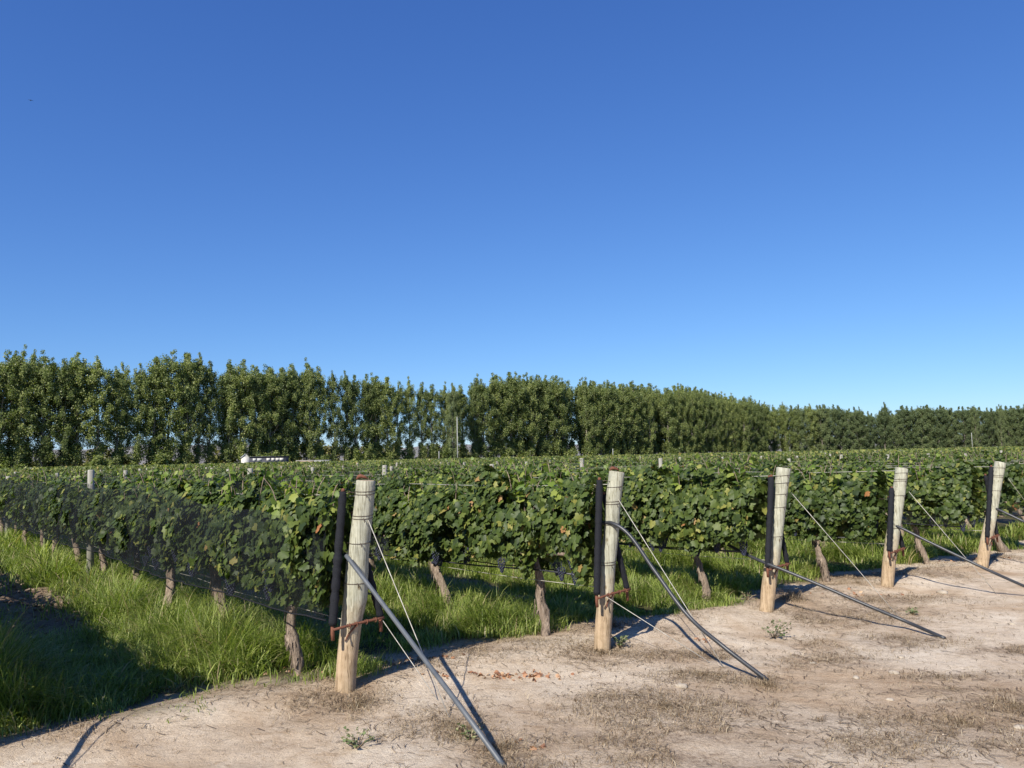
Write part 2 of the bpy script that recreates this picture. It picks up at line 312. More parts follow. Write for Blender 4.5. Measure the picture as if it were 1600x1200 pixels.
def ground_mat():
    m, N, L = newmat('sandy_ground'); b = N.new('ShaderNodeBsdfPrincipled'); b.inputs['Roughness'].default_value = .95; b.inputs['Specular IOR Level'].default_value = .12
    tc = N.new('ShaderNodeTexCoord'); P = tc.outputs['Object']
    at_ = N.new('ShaderNodeAttribute'); at_.attribute_name = 'zone'; sp = N.new('ShaderNodeSeparateColor'); L.new(at_.outputs['Color'], sp.inputs[0])
    n1 = noise(N, L, 1.1, 5, .6, P, .4); r1 = ramp(N, [(.3, (.52, .405, .29)), (.5, (.66, .545, .41)), (.7, (.77, .67, .53))]); L.new(n1.outputs[0], r1.inputs[0])
    n2_ = noise(N, L, 9, 6, .7, P); r2 = ramp(N, [(.35, (.78, .74, .70)), (.55, (1, 1, 1))]); L.new(n2_.outputs[0], r2.inputs[0]); c = mixc(N, L, .6, r1.outputs[0], r2.outputs[0], 'MULTIPLY')
    n3_ = noise(N, L, 120, 3, .8, P); r3 = ramp(N, [(.35, (.72, .69, .66)), (.5, (1, 1, 1)), (.72, (1.1, 1.1, 1.1))]); L.new(n3_.outputs[0], r3.inputs[0]); c = mixc(N, L, .55, c, r3.outputs[0], 'MULTIPLY')
    # compacted brownish stretches
    n5 = noise(N, L, .55, 4, .6, P, 1.0); r5 = ramp(N, [(.46, (1, 1, 1)), (.62, (.74, .65, .56))]); L.new(n5.outputs[0], r5.inputs[0]); c = mixc(N, L, .8, c, r5.outputs[0], 'MULTIPLY')
    n8 = noise(N, L, 42, 9, .85, P); r8 = ramp(N, [(.36, (.5, .45, .4)), (.44, (1, 1, 1))]); L.new(n8.outputs[0], r8.inputs[0]); c = mixc(N, L, .8, c, r8.outputs[0], 'MULTIPLY')
    mpx = N.new('ShaderNodeMapping'); mpx.inputs['Scale'].default_value = (1, 2.2, 1); mpx.inputs['Rotation'].default_value = (0, 0, .4); L.new(P, mpx.inputs[0])
    n9 = noise(N, L, 5.5, 8, .8, mpx.outputs[0], 1.2); r9 = ramp(N, [(.37, (.66, .58, .50)), (.46, (1, 1, 1)), (.6, (1.05, 1.05, 1.05))]); L.new(n9.outputs[0], r9.inputs[0]); c = mixc(N, L, .75, c, r9.outputs[0], 'MULTIPLY')
    lit = ramp(N, [(.3, (.17, .115, .075)), (.6, (.36, .27, .185))]); n4 = noise(N, L, 30, 5, .8, P); L.new(n4.outputs[0], lit.inputs[0])
    mm = N.new('ShaderNodeMath'); mm.operation = 'MULTIPLY'; L.new(sp.outputs[2], mm.inputs[0])
    nn = N.new('ShaderNodeMapRange'); L.new(n4.outputs[0], nn.inputs[0]); nn.inputs[1].default_value = .35; nn.inputs[2].default_value = .6; nn.inputs[3].default_value = 1.0; nn.inputs[4].default_value = .35; L.new(nn.outputs[0], mm.inputs[1])
    c = mixc(N, L, mm.outputs[0], c, lit.outputs[0])
    so = ramp(N, [(.3, (.14, .095, .062)), (.55, (.235, .17, .115)), (.75, (.34, .26, .18))]); n6 = noise(N, L, 7, 6, .7, P); L.new(n6.outputs[0], so.inputs[0]); c = mixc(N, L, sp.outputs[1], c, so.outputs[0])
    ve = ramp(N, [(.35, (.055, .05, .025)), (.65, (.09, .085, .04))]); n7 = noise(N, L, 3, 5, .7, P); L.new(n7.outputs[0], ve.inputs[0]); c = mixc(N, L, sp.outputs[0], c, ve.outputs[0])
    L.new(c, b.inputs['Base Color'])
    bp = N.new('ShaderNodeBump'); bp.inputs['Distance'].default_value = .022; bn = noise(N, L, 26, 8, .8, P); L.new(bn.outputs[0], bp.inputs['Height']); L.new(bp.outputs[0], b.inputs['Normal'])
    o = N.new('ShaderNodeOutputMaterial'); L.new(b.outputs[0], o.inputs[0]); return m

# ------------------------------------------------------------------ ground sheet
def axis(lo, hi, step, far):
    a = list(np.arange(lo, hi + 1e-6, step)); s = step
    while a[-1] < far: s *= 1.13; a.append(a[-1] + s)
    s = step; b = []; x = lo
    while x > -far: s *= 1.13; x -= s; b.append(x)
    return np.array(b[::-1] + a)
gx = axis(-10, 11, .042, 12000); gy = axis(3.2, 15, .038, 12000)
X, Y = np.meshgrid(gx, gy); x = X.ravel(); y = Y.ravel(); Z = hgt(x, y)
nx, ny = len(gx), len(gy); idx = np.arange(nx * ny).reshape(ny, nx)
Q = np.stack([idx[:-1, :-1], idx[:-1, 1:], idx[1:, 1:], idx[1:, :-1]], -1).reshape(-1, 4)
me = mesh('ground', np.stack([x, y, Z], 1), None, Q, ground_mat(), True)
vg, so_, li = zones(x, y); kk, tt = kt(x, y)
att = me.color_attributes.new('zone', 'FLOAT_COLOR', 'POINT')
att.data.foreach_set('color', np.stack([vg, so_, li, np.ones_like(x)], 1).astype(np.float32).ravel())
g = link('ground', me); tag(g, kind='structure')

# ------------------------------------------------------------------ far hills
def hills():
    na, nr = 220, 14; V = []; Q = []
    az = np.linspace(rad(-60), rad(45), na)
    for j in range(nr):
        r = 5200 + j * 260; prof = math.sin(math.pi * min(1, (j + .0) / (nr - 1)))
        for i, a in enumerate(az):
            rid = 45 + 100 * fbm(np.array([a * 7.0 + 2]), np.array([0.3]), 4)[0] * (1.25 - .8 * (i / na))
            z = prof * rid * 1.35 + (fbm(np.array([a * 60.]), np.array([j * .9]), 3)[0] - .5) * 45 * prof - 3
            V.append((math.sin(a) * r, math.cos(a) * r, z))
    for j in range(nr - 1):
        for i in range(na - 1): q = j * na + i; Q.append((q, q + 1, q + na + 1, q + na))
    me = mesh('hills', V, None, Q, solid('dusty_hillside', (.22, .205, .19), (.16, .15, .14), .004, rough=1, detail=6), True)
    tag(link('hills', me), kind='structure')
hills()

# ------------------------------------------------------------------ vine leaves
_rim = [(0, 0), (-.2, .2), (-.08, .5), (.2, .42), (.48, .56), (.6, .28), (.8, .22), (1, 0)]
_rim = _rim + [(a, -b) for a, b in _rim[-2:0:-1]]
LT = np.array([(.36, 0)] + _rim); LT_F = np.array([(0, i + 1, (i + 1) % len(_rim) + 1) for i in range(len(_rim))])
QT = np.array([(0, 0), (.3, .45), (1, 0), (.3, -.45)]); QT_F = np.array([(0, 3, 1), (1, 3, 2)])
def leaves(C, Nn, Tp, size, tmpl=LT, F=LT_F, fold=.3, droop=.22, rng=RNG):
    n = len(C); Nn = norm(Nn); Tp = norm(Tp - Nn * np.sum(Tp * Nn, 1, keepdims=True)); Sd = np.cross(Nn, Tp)
    m = len(tmpl); fo = (fold * rng.uniform(.3, 1.6, n))[:, None]; dr = (droop * rng.uniform(-.3, 1.8, n))[:, None]
    lx = tmpl[:, 0][None]; ly = tmpl[:, 1][None]; asp = rng.uniform(.85, 1.15, (n, 1))
    zz = fo * (np.abs(ly) - .25) * -1 - dr * lx ** 2 + (rng.random((n, m)) - .5) * .09
    s = size[:, None, None]
    V = C[:, None] + s * ((lx - .35)[..., None] * Tp[:, None] + (ly * asp)[..., None] * Sd[:, None] + zz[..., None] * Nn[:, None])
    T = (F[None] + (np.arange(n) * m)[:, None, None]).reshape(-1, 3)
    return V.reshape(-1, 3), T
def canopy_pts(rng, n, L=1.62, top=1.42, gap=.46, seed=0):
    x = rng.uniform(-L / 2, L / 2, n * 3)
    tpx = top + (n2(x * 2.6 + seed * 3.1, x * 0 + seed) - .5) * .24
    btx = .66 + (n2(x * 3.5 + seed * 7.7, x * 0 + 5) - .5) * .26
    zf = rng.random(n * 3) ** .95; z = btx + (tpx - btx) * zf
    th = .13 + .17 * np.sin(np.pi * np.clip(zf * .85 + .12, 0, 1)) ** .8 + (n2(x * 4 + seed, z * 4) - .5) * .24
    sg = np.where(rng.random(n * 3) < .5, -1, 1); dep = 1 - np.abs(rng.normal(0, .33, n * 3)); y = sg * th * np.clip(dep, -.2, 1.15)
    P = np.stack([x, y, z], 1); keep = n3(P * 7.5 + seed * 5.3) > gap * (.6 + .8 * (np.abs(dep - .6)))
    P = P[keep][:n]; sg = sg[keep][:n]
    return P, sg
def canopy(rng, n, seed, tmpl, F, smin=.040, smax=.092, top=1.42):
    P, sg = canopy_pts(rng, n, seed=seed, top=top); n = len(P)
    Nn = np.stack([np.zeros(n), sg * 1.0, np.full(n, .55) + .6 * (P[:, 2] > 1.3)], 1) + rng.normal(0, .42, (n, 3))
    Tp = np.stack([np.zeros(n), sg * .25, np.full(n, -1.)], 1) + rng.normal(0, .5, (n, 3))
    return leaves(P, Nn, Tp, rng.uniform(smin, smax, n) * np.where(P[:, 2] > 1.35, .85, 1), tmpl, F, rng=rng)
def shoots(rng, seed, ns, tmpl, F, zt=(1.40, 1.66)):
    Vs = []; C = []; Nn = []; Tp = []; sz = []; canes = MB()
    for i in range(ns):
        x0 = rng.uniform(-.75, .75); y0 = rng.uniform(-.14, .14); zt_ = rng.uniform(*zt); a = rng.uniform(0, 6.28); ln = rng.uniform(.05, .25)
        p0 = Vector((x0, y0, 1.15)); p2 = Vector((x0 + math.cos(a) * ln, y0 + math.sin(a) * ln * .8, zt_)); p1 = (p0 + p2) / 2 + Vector((0, 0, .08))
        pts = cr([p0, p1, p2], 3); canes.tube(pts, [.0045] * (len(pts) - 1) + [.002], 4, False)
        for q in range(9):
            f = .25 + .75 * q / 8; p = p0.lerp(p2, f); b = rng.uniform(0, 6.28)
            C.append((p.x + math.cos(b) * .05, p.y + math.sin(b) * .05, p.z)); Nn.append((math.cos(b) * .6, math.sin(b) * .6, .9)); Tp.append((math.cos(b), math.sin(b), -.3)); sz.append((.10 - .055 * f) * rng.uniform(.8, 1.3))
    n = len(C); C = np.array(C); Nn = np.array(Nn) + rng.normal(0, .35, (n, 3)); Tp = np.array(Tp) + rng.normal(0, .3, (n, 3))
    V, T = leaves(C, Nn, Tp, np.array(sz), tmpl, F, rng=rng)
    return V, T, canes
def berry_cluster(seed):
    r = random.Random(seed); mb = MB()
    ico = [(0, 0, 1), (.894, 0, .447), (.276, .851, .447), (-.724, .526, .447), (-.724, -.526, .447), (.276, -.851, .447), (.724, .526, -.447), (-.276, .851, -.447), (-.894, 0, -.447), (-.276, -.851, -.447), (.724, -.526, -.447), (0, 0, -1)]
    F = [(0, 1, 2), (0, 2, 3), (0, 3, 4), (0, 4, 5), (0, 5, 1), (1, 6, 2), (2, 7, 3), (3, 8, 4), (4, 9, 5), (5, 10, 1), (2, 6, 7), (3, 7, 8), (4, 8, 9), (5, 9, 10), (1, 10, 6), (6, 11, 7), (7, 11, 8), (8, 11, 9), (9, 11, 10), (10, 11, 6)]
    for i in range(60):
        f = i / 60; R = (.042 * (1 - f) ** .7 + .006) * (1 if i > 4 else .7); a = i * 2.4
        c = (math.cos(a) * R * r.uniform(.75, 1.05), math.sin(a) * R * r.uniform(.75, 1.05), -.01 - f * .14)
        q = r.uniform(.0075, .0098); mb.add([(c[0] + v[0] * q, c[1] + v[1] * q, c[2] + v[2] * q) for v in ico], F)
    mb.tube([(0, 0, .05), (.004, 0, 0), (0, 0, -.04)], .0025, 5)
    return mb.data('grape_cluster', M_GRAPE, True)
GRAPES = [berry_cluster(i) for i in range(4)]
def trunk_data(seed, lod):
    r = random.Random(seed); mb = MB(); n = 13 if lod == 0 else 5; lean = r.uniform(.18, .44); sx = r.uniform(-.05, .05); pts = []; rr = []
    for i in range(n):
        f = i / (n - 1); pts.append((-lean * .4 + lean * f + .018 * math.sin(f * 9 + seed), sx * math.sin(f * 3.1) + .015 * math.sin(f * 13 + seed * 2), -.08 + f * .84))
        rr.append((.047 - .012 * f + (.022 if i == 0 else 0)) * r.uniform(.74, 1.26) + (.018 if f > .85 else 0))
    mb.tube(pts, rr, 14 if lod == 0 else 7, True, .5, seed)
    top = Vector(pts[-1])
    for s in (-1, 1):
        mb.tube(cr([top - Vector((0, 0, .04)), top + Vector((.12 * s, 0, .04)), top + Vector((.4 * s, .02, .03)), top + Vector((.74 * s, 0, .05))], 3), [.028, .026, .024, .022, .021, .02, .019, .017, .016, .014], 6, True, .3, seed + 1)
    if lod == 0:
        # peeling strips of bark
        for q in range(60):
            f = r.uniform(.05, .92); i = min(int(f * (n - 1)), n - 2); p = Vector(pts[i]).lerp(Vector(pts[i + 1]), f * (n - 1) - i); a = r.uniform(0, 6.28); R = rr[i] * 1.02
            d = Vector((math.cos(a), math.sin(a), 0)); s_ = Vector((-d.y, d.x, 0)); ln = r.uniform(.04, .13); wd = r.uniform(.004, .010)
            a0 = p + d * R; a1 = a0 + d * r.uniform(.004, .016) + Vector((0, 0, -ln)) + s_ * r.uniform(-.012, .012)
            mb.add([a0 - s_ * wd, a0 + s_ * wd, a1 + s_ * wd * .6, a1 - s_ * wd * .6, a0 - s_ * wd + d * .003, a0 + s_ * wd + d * .003, a1 + s_ * wd * .6 + d * .003, a1 - s_ * wd * .6 + d * .003],
                   Q=[(0, 1, 2, 3), (7, 6, 5, 4), (0, 4, 5, 1), (1, 5, 6, 2), (2, 6, 7, 3), (3, 7, 4, 0)])
    return mb.data('trunk', M_BARK, True)
NEARV, MIDV = [], []
def foliage_mesh(V, T, SV, ST, cn):
    """leaves, young shoot leaves and the thin canes that carry them: one mesh, three materials"""
    V = np.asarray(V); SV = np.asarray(SV); cv = np.array(cn.V); cq = np.array(cn.Q)
    me = mesh('foliage', np.concatenate([V, SV, cv]), np.concatenate([T, ST + len(V)]), cq + len(V) + len(SV), M_VINE)
    me.materials.append(M_SHOOT); me.materials.append(M_BARK)
    mi = np.concatenate([np.zeros(len(T)), np.ones(len(ST)), np.full(len(cq), 2)]).astype(np.int32)
    if len(me.polygons) == len(mi): me.polygons.foreach_set('material_index', mi)
    return me
for s in range(9):
    rng = np.random.default_rng(100 + s)
    V, T = canopy(rng, 3100, s, LT, LT_F)
    SV, ST, cn = shoots(rng, s, 12, LT, LT_F)
    NEARV.append((trunk_data(s, 0), foliage_mesh(V, T, SV, ST, cn), [(rng.uniform(-.7, .7), rng.choice([-1, 1, 1]) * rng.uniform(.08, .19), rng.uniform(.66, .88), int(rng.integers(4))) for _ in range(9)]))
for s in range(7):
    rng = np.random.default_rng(200 + s)
    V, T = canopy(rng, 2000, s + 20, QT, QT_F, .055, .112)
    SV, ST, cn = shoots(rng, s, 9, QT, QT_F)
    MIDV.append((trunk_data(s + 30, 1), foliage_mesh(V, T, SV, ST, cn)))

ORD = ['zeroth', 'first', 'second', 'third', 'fourth', 'fifth', 'sixth', 'seventh', 'eighth', 'ninth', 'tenth', 'eleventh', 'twelfth', 'thirteenth', 'fourteenth', 'fifteenth', 'sixteenth', 'seventeenth', 'eighteenth', 'nineteenth', 'twentieth']
def ordn(i):
    if i <= 20: return ORD[i]
    tens = {2: 'twenty', 3: 'thirty', 4: 'forty', 5: 'fifty', 6: 'sixty', 7: 'seventy', 8: 'eighty', 9: 'ninety'}
    tn = {2: 'twentieth', 3: 'thirtieth', 4: 'fortieth', 5: 'fiftieth', 6: 'sixtieth', 7: 'seventieth', 8: 'eightieth', 9: 'ninetieth'}
    if i < 100: return tn[i // 10] if i % 10 == 0 else tens[i // 10] + '-' + ORD[i % 10]
    return str(i) + 'th'
def rowname(k):
    if k == -1: return 'row beyond the left edge'
    if k == 0: return 'nearest row'
    return ordn(k + 1) + ' row'
def inview(x, y, m=1.2): return y > 0 and abs(x) < .672 * y + m
TREE_A, TREE_B = Vector((-86, 115, 0)), Vector((93, 280, 0))
def before_trees(x, y):
    tx = (TREE_B - TREE_A); nrm = Vector((tx.y, -tx.x, 0)).normalized(); s = (Vector((x, y, 0)) - TREE_A).dot(nrm)
    return s > 7 and y < 290
VS = 1.54; T0 = .80
grid = []
for k in range(-1, 150):
    for i in range(0, 260):
        t = T0 + VS * i; p = rowbase(k) + uu * t
        if k == -1:
            if t < 15: grid.append((0.0, k, i, p, True))
            continue
        if not inview(p.x, p.y, 1.3): continue
        if not before_trees(p.x, p.y): break
        grid.append((math.hypot(p.x, p.y), k, i, p, False))
grid.sort(key=lambda q: q[0])
NIND = 300
ind, far = grid[:NIND], grid[NIND:]
ownfar = {}
for d, k, i, p, off in ind:
    rr = random.Random(k * 1000 + i); root = empty('grapevine', (p.x, p.y, hz(p.x, p.y) + .02 if d < 30 else 0), ROT)
    near = (d < 13.5 and not off) or (off and i < 3)
    seenlow = k <= 0 or d < 22
    var = NEARV[(i * 5 + k * 3 + 1) % 9] if near else MIDV[(i * 3 + k * 5 + 2) % 7]
    if rr.random() < .5: flip = math.pi
    else: flip = 0
    lab = f'leafy grapevine with gnarled trunk, {ordn(i + 1)} from the end of the {rowname(k)}' if seenlow else f'leafy green grapevine, {ordn(i + 1)} from the end of the {rowname(k)}'
    tag(root, lab, 'grapevine', 'grapevines trained along the trellis rows')
    sc = rr.uniform(.94, 1.04)
    tr = link('trunk', var[0], root); tr.rotation_euler.z = rr.uniform(-.35, .35)
    fo = link('foliage', var[1], root, rz=flip); fo.scale = (1, rr.uniform(.9, 1.12), sc)
    if k == -1: fo.location.z = .10
    if near:
        for gx_, gy_, gz_, gi in var[2]:
            gc = link('grape_cluster', GRAPES[gi], root, (gx_, gy_, gz_), rr.uniform(0, 6)); q = rr.uniform(.8, 1.15); gc.scale = (q, q, q)
# the rest of the vineyard, which reads as one mass of leaves
C = []; SZ = []
rng = np.random.default_rng(77)
for d, k, i, p, off in far:
    n = int(np.clip(420 * (42 / d) ** 1.7, 12, 400))
    xx = rng.uniform(-.8, .8, n); zf = rng.random(n) ** .6; tp = 1.44 + (n2(np.array([k * 3.3 + i * 1.7]) + xx, xx * 0 + k) - .5) * .22
    zz = .72 + (tp - .72) * zf; hi = rng.random(n) < .12; zz = np.where(hi, tp + rng.uniform(0, .16, n), zz)
    yy = rng.normal(0, .17, n)
    C.append(np.stack([p.x + uu.x * xx + ww.x * yy, p.y + uu.y * xx + ww.y * yy, zz], 1)); SZ.append(np.full(n, np.clip(d * .0030, .12, .6)) * rng.uniform(.7, 1.3, n))
C = np.concatenate(C); SZ = np.concatenate(SZ); SZ = np.minimum(SZ, .55); n = len(C)
print('far vine leaves', n)
sgn = ww.x, ww.y
Nn = np.stack([np.full(n, sgn[0] * .7), np.full(n, sgn[1] * .7), np.full(n, .6)], 1) + rng.normal(0, .6, (n, 3)); Tp = np.stack([np.zeros(n), np.zeros(n), -np.ones(n)], 1) + rng.normal(0, .7, (n, 3))
V, T = leaves(C, Nn, Tp, SZ, QT, QT_F, rng=rng)
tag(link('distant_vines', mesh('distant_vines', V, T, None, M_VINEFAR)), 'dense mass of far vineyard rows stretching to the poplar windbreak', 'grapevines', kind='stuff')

# ------------------------------------------------------------------ line posts
lp_mesh = []
for s in range(4):
    mb = MB(); r = random.Random(s); lx, ly = r.uniform(-.04, .04), r.uniform(-.04, .04); zt = 1.555 + r.uniform(-.05, .05)
    mb.tube([(0, 0, -.2), (lx * .5, ly * .5, .7), (lx, ly, zt - .012), (lx, ly, zt)], [.05, .048, .046, .04], 10, True, .12, s); lp_mesh.append(mb.data('line_post', M_LPOST))
lpg = []
for k in range(-1, 150):
    for j in range(1, 60):
        p = rowbase(k) + uu * 7.7 * j
        if k == -1 and j > 1: break
        if k >= 0 and not inview(p.x, p.y, .3): continue
        if not before_trees(p.x, p.y): break
        d = math.hypot(p.x, p.y)
        if d > 150: continue
        lpg.append((d, k, j, p))
lpg.sort(key=lambda q: q[0]); mbf = MB()
for n_, (d, k, j, p) in enumerate(lpg):
    if n_ < 290:
        o = link('line_post', lp_mesh[(k * 3 + j) % 4], None, (p.x, p.y, 0), (k * 1.7 + j) % 6.28)
        if d < 19: o.scale.z = 1.04
        tag(o, f'pale weathered trellis post, {ordn(j)} along the {rowname(k)}', 'post', 'trellis posts standing inside the vine rows')
    else: mbf.box((p.x, p.y, .8), (.1, .1, 1.62), .3)
if mbf.V: tag(mbf.build('distant_line_posts', M_LPOST), 'tiny pale post tops dotting the far vineyard', 'posts', kind='stuff')

# ------------------------------------------------------------------ end posts, net rolls, bars, guy wires
ENDP = [ # centre line in the photo (base first), diameter px
 ([(538, 1086), (541, 1050), (545, 1005), (550, 965), (555, 935), (557, 900), (560, 862), (565, 820), (569, 785), (571.5, 752)], [.150, .149, .150, .156, .176, .170, .158, .150, .145, .143]),
 ([(940, 1022), (942, 990), (945, 950), (948, 915), (949, 885), (951, 865), (955, 835), (957, 800), (959, 775), (964, 738)], [.150, .148, .145, .135, .142, .144, .132, .135, .138, .138]),
 ([(1195, 962), (1201, 920), (1208, 870), (1214, 820), (1220, 770), (1224.5, 732)], [.150, .152, .150, .146, .142, .150]),
 ([(1384, 924), (1388, 890), (1393, 850), (1398, 815), (1403, 780), (1409, 732)], [.148, .15, .158, .15, .15, .148]),
 ([(1531, 893), (1539, 855), (1546, 820), (1552, 790), (1556, 760), (1563, 723)], [.150, .15, .145, .13, .14, .145])]
PNAME = ['nearest end post', 'second end post', 'third end post', 'fourth end post', 'fifth end post']
PLABEL = ['thick weathered wooden end post leaning right at left centre, nearest the camera', 'greenish grey wooden end post with a knot near its top, beside an arching hose',
          'pale split wooden end post leaning right, third from the left', 'pale flat-topped wooden end post, fourth from the left', 'slim pale end post leaning strongly right at the right edge']
POST_AX = []
for k in range(5):
    base = PB[k]; d = base.y; ax = [at(px, py, d) for px, py in ENDP[k][0]]; dia = ENDP[k][1]
    base3 = Vector((ax[0].x, d, 0)); POST_AX.append(ax)
    root = empty('end_post', base3); tag(root, PLABEL[k], 'post', 'wooden end posts at the ends of the vine rows')
    loc = [p - base3 for p in ax]; loc[0].z = -.15
    pts = cr(loc, 5); rr = np.interp(np.linspace(0, 1, len(pts)), np.linspace(0, 1, len(dia)), np.array(dia) / 2)
    pts.append(pts[-1] + (pts[-1] - pts[-2]).normalized() * .006); rr = list(rr) + [rr[-1] * .93]
    shaft = MB().tube(pts, rr, 28, False, .035, k).build('shaft', M_POST, root, True)
    tp = pts[-1]; axd = (pts[-2] - pts[-6]).normalized(); mb = MB(); seg = 28; xx = axd.cross(Vector((0, 1, 0))).normalized(); yy = axd.cross(xx)
    V = [tp + axd * .004] + [tp + (xx * math.cos(2 * math.pi * j / seg) + yy * math.sin(2 * math.pi * j / seg)) * (rr[-1] * .99) + axd * random.uniform(-.004, .004) for j in range(seg)]
    mb.add(V, T=[(0, j + 1, (j + 1) % seg + 1) for j in range(seg)]); mb.build('sawn_top', M_ENDGRAIN, shaft)
    # wire wound round the post
    H = pts[-1].z
    def axis_at(z):
        for a, b in zip(loc[:-1], loc[1:]):
            if a.z <= z <= b.z: f = (z - a.z) / (b.z - a.z); return a.lerp(b, f)
        return loc[-1].copy()
    def rad_at(z): return float(np.interp(z / H, np.linspace(0, 1, len(dia)), np.array(dia) / 2))
    wr = {0: [(1.45, 2), (1.27, 2), (1.09, 1), (.80, 1)], 1: [(1.42, 1), (1.27, 2), (1.09, 1), (.74, 2)], 2: [(1.44, 1), (1.36, 1), (1.24, 1), (1.10, 1), (.79, 1)], 3: [(1.40, 1), (1.30, 2), (1.12, 1), (.72, 1)], 4: [(1.40, 1), (1.27, 2), (1.08, 1)]}[k]
    for zz, cnt in wr:
        mb = MB()
        for c in range(cnt):
            ph = random.uniform(-.02, .02); ring = []
            for j in range(25):
                a = 2 * math.pi * j / 24; z = zz + c * .022 + math.sin(a + k) * .006; A = axis_at(z); R = rad_at(z) + .003
                ring.append((A.x + math.cos(a) * R, A.y + math.sin(a) * R, z))
            mb.tube(ring, .0026, 6, False)
        A = axis_at(zz); R = rad_at(zz)
        mb.tube([(A.x + R * .3, A.y - R - .004, zz), (A.x + R * .38, A.y - R - .014, zz - .008), (A.x + R * .45, A.y - R - .008, zz - .03)], .003, 5)
        mb.build('wire_wrap', M_OLDWIRE, root)
    if k in (0, 1):
        q = tp + axd * .008 + Vector((-.035, 0, .008)); mb = MB()
        mb.tube(cr([q + Vector((-.035, -.01, -.006)), q + Vector((-.01, -.012, .016)), q + Vector((.03, -.008, .008)), q + Vector((.05, 0, -.004))], 4), [.004, .007, .010, .013, .014, .014, .013, .012, .010, .008, .006, .005, .004], 8, True, .3, 4)
        mb.build('rusty_cap', M_RUST, root)

BAR_Z = [.505, .49, .475, .455, .44]
ROLLTOP = {0: (1.47, 1.30), 1: (1.48, 1.35), 2: (1.43, 1.42), 3: (1.22, 1.1), 4: (1.42, 1.3)}
for k in range(5):
    ax = POST_AX[k]; zb = BAR_Z[k]; c = Vector((np.interp(zb, [p.z for p in ax], [p.x for p in ax]), PB[k].y, zb)) - uu * .088
    bl = .44; bar = MB(); e0 = c + ww * .195 + Vector((0, 0, -.012)); e1 = c - ww * .225 + Vector((0, 0, .012))
    root = empty('net_roll_bracket', (c.x, c.y, zb)); tag(root, f'rusty iron cross bar wired across the {PNAME[k]}', 'bracket', 'rusty cross bars on the end posts')
    L0, L1 = e0 - c, e1 - c
    bar.tube(cr([L0, L0.lerp(L1, .5) + Vector((0, 0, .004)), L1], 4), .0092, 8, True, .2, k); bar.build('bar', M_RUST, root)
    for f in (.28, .42, .62, .8):
        p = L0.lerp(L1, f); mb = MB(); ring = []
        for j in range(15):
            a = 2 * math.pi * j / 10; ring.append(p + Vector((0, 0, math.cos(a) * .016)) + Vector((uu.x, uu.y, 0)) * math.sin(a) * .016 + (L1 - L0).normalized() * (.0015 * j))
        mb.tube(ring, .0035, 5); mb.build('wire_tie', M_RUST, root)
    mb = MB(); q = L0.lerp(L1, .45) + Vector((0, 0, -.01)); mb.tube(cr([q, q - uu * -.02 + ww * .05 + Vector((0, 0, -.05)), q + ww * .09 + Vector((0, 0, -.09))], 4), .006, 6); mb.build('hook', M_RUST, root)
    for side, ct in ((1, 'left'), (-1, 'right')):
        b0 = c + ww * (.185 if side > 0 else -.215) + uu * .03 + Vector((0, 0, .012)); zt = ROLLTOP[k][0 if side > 0 else 1]
        topx = c + ww * (side * (.15 if side > 0 else .0)) + uu * .14
        lean = (ax[-1].x - ax[0].x) * (.6 if side > 0 else .25)
        b1 = Vector((topx.x + lean, topx.y, zt))
        rt = empty('net_roll', b0); tag(rt, f'upright black roll of bird netting on the {ct} side of the {PNAME[k]}', 'net roll', 'black net rolls tied beside the end posts')
        D = b1 - b0; n = 36; rr = random.Random(k * 7 + side); sh_ = MB(); P_ = [D * (i / n) for i in range(n + 1)]
        R_ = [((.031 if side > 0 else .027) + .0022 * math.sin(i * 1.9) + rr.uniform(-.0032, .0032)) * (1 if 1 < i < n - 1 else .88) for i in range(n + 1)]
        sh_.tube(P_, R_, 14, True, .05, k); sh_.build('rolled_net', M_NETROLL, rt, True)
        pin = MB(); pin.tube([Vector((0, 0, .01)), Vector((0, 0, -.05)), Vector((.002, 0, -.105))], [.0135, .0145, .013], 10); pin.build('pin', M_RUST, rt); MB().tube([D, D * 1.025], [.017, .012], 8).build('cap', M_RUST, rt)
        if k < 2 and side > 0:
            tie = MB(); tie.tube([D * .985 + Vector((0, 0, 0)), D * .985 + Vector((.05, .01, .012)), D * .985 + Vector((.10, .02, .0))], .003, 5); tie.build('tie_wire', M_OLDWIRE, rt)

def wire_thing(name, pts, r, mat, label, cat, group=None, seg=6):
    o0 = Vector(pts[0]); mb = MB(); mb.tube([Vector(p) - o0 for p in pts], r, seg, True)
    o = mb.build(name, mat, None, True, o0); tag(o, label, cat, group); return o
GUY = [((567, 812), (705, 1120)), ((956, 780), (1135, 1040)), ((1228, 772), (1412, 965)), ((1410, 768), (1560, 925)), ((1566, 748), (1655, 855))]
for k, (a, b) in enumerate(GUY):
    A = at(*a, PB[k].y) - uu * .078; B = gpt(*b); B.z = hz(B.x, B.y) - .03
    wire_thing('guy_wire', [A, A.lerp(B, .33), A.lerp(B, .66), B], .0033, M_WIRE, f'thin pale guy wire slanting from high on the {PNAME[k]} to the ground', 'guy wire', 'guy wires holding back the end posts')
for k, b in ((0, (690, 1095)), (1, (1120, 1032))):
    zb = BAR_Z[k]; ax = POST_AX[k]; c = Vector((ax[2].x, PB[k].y, zb)) - uu * .088
    A = c - ww * (.23 if k == 0 else -.1); B = gpt(*b); B.z = hz(B.x, B.y) - .03
    wire_thing('guy_wire', [A, A.lerp(B, .5), B], .0028, M_WIRE, f'low pale wire from the cross bar of the {PNAME[k]} to the ground', 'guy wire', 'guy wires holding back the end posts')

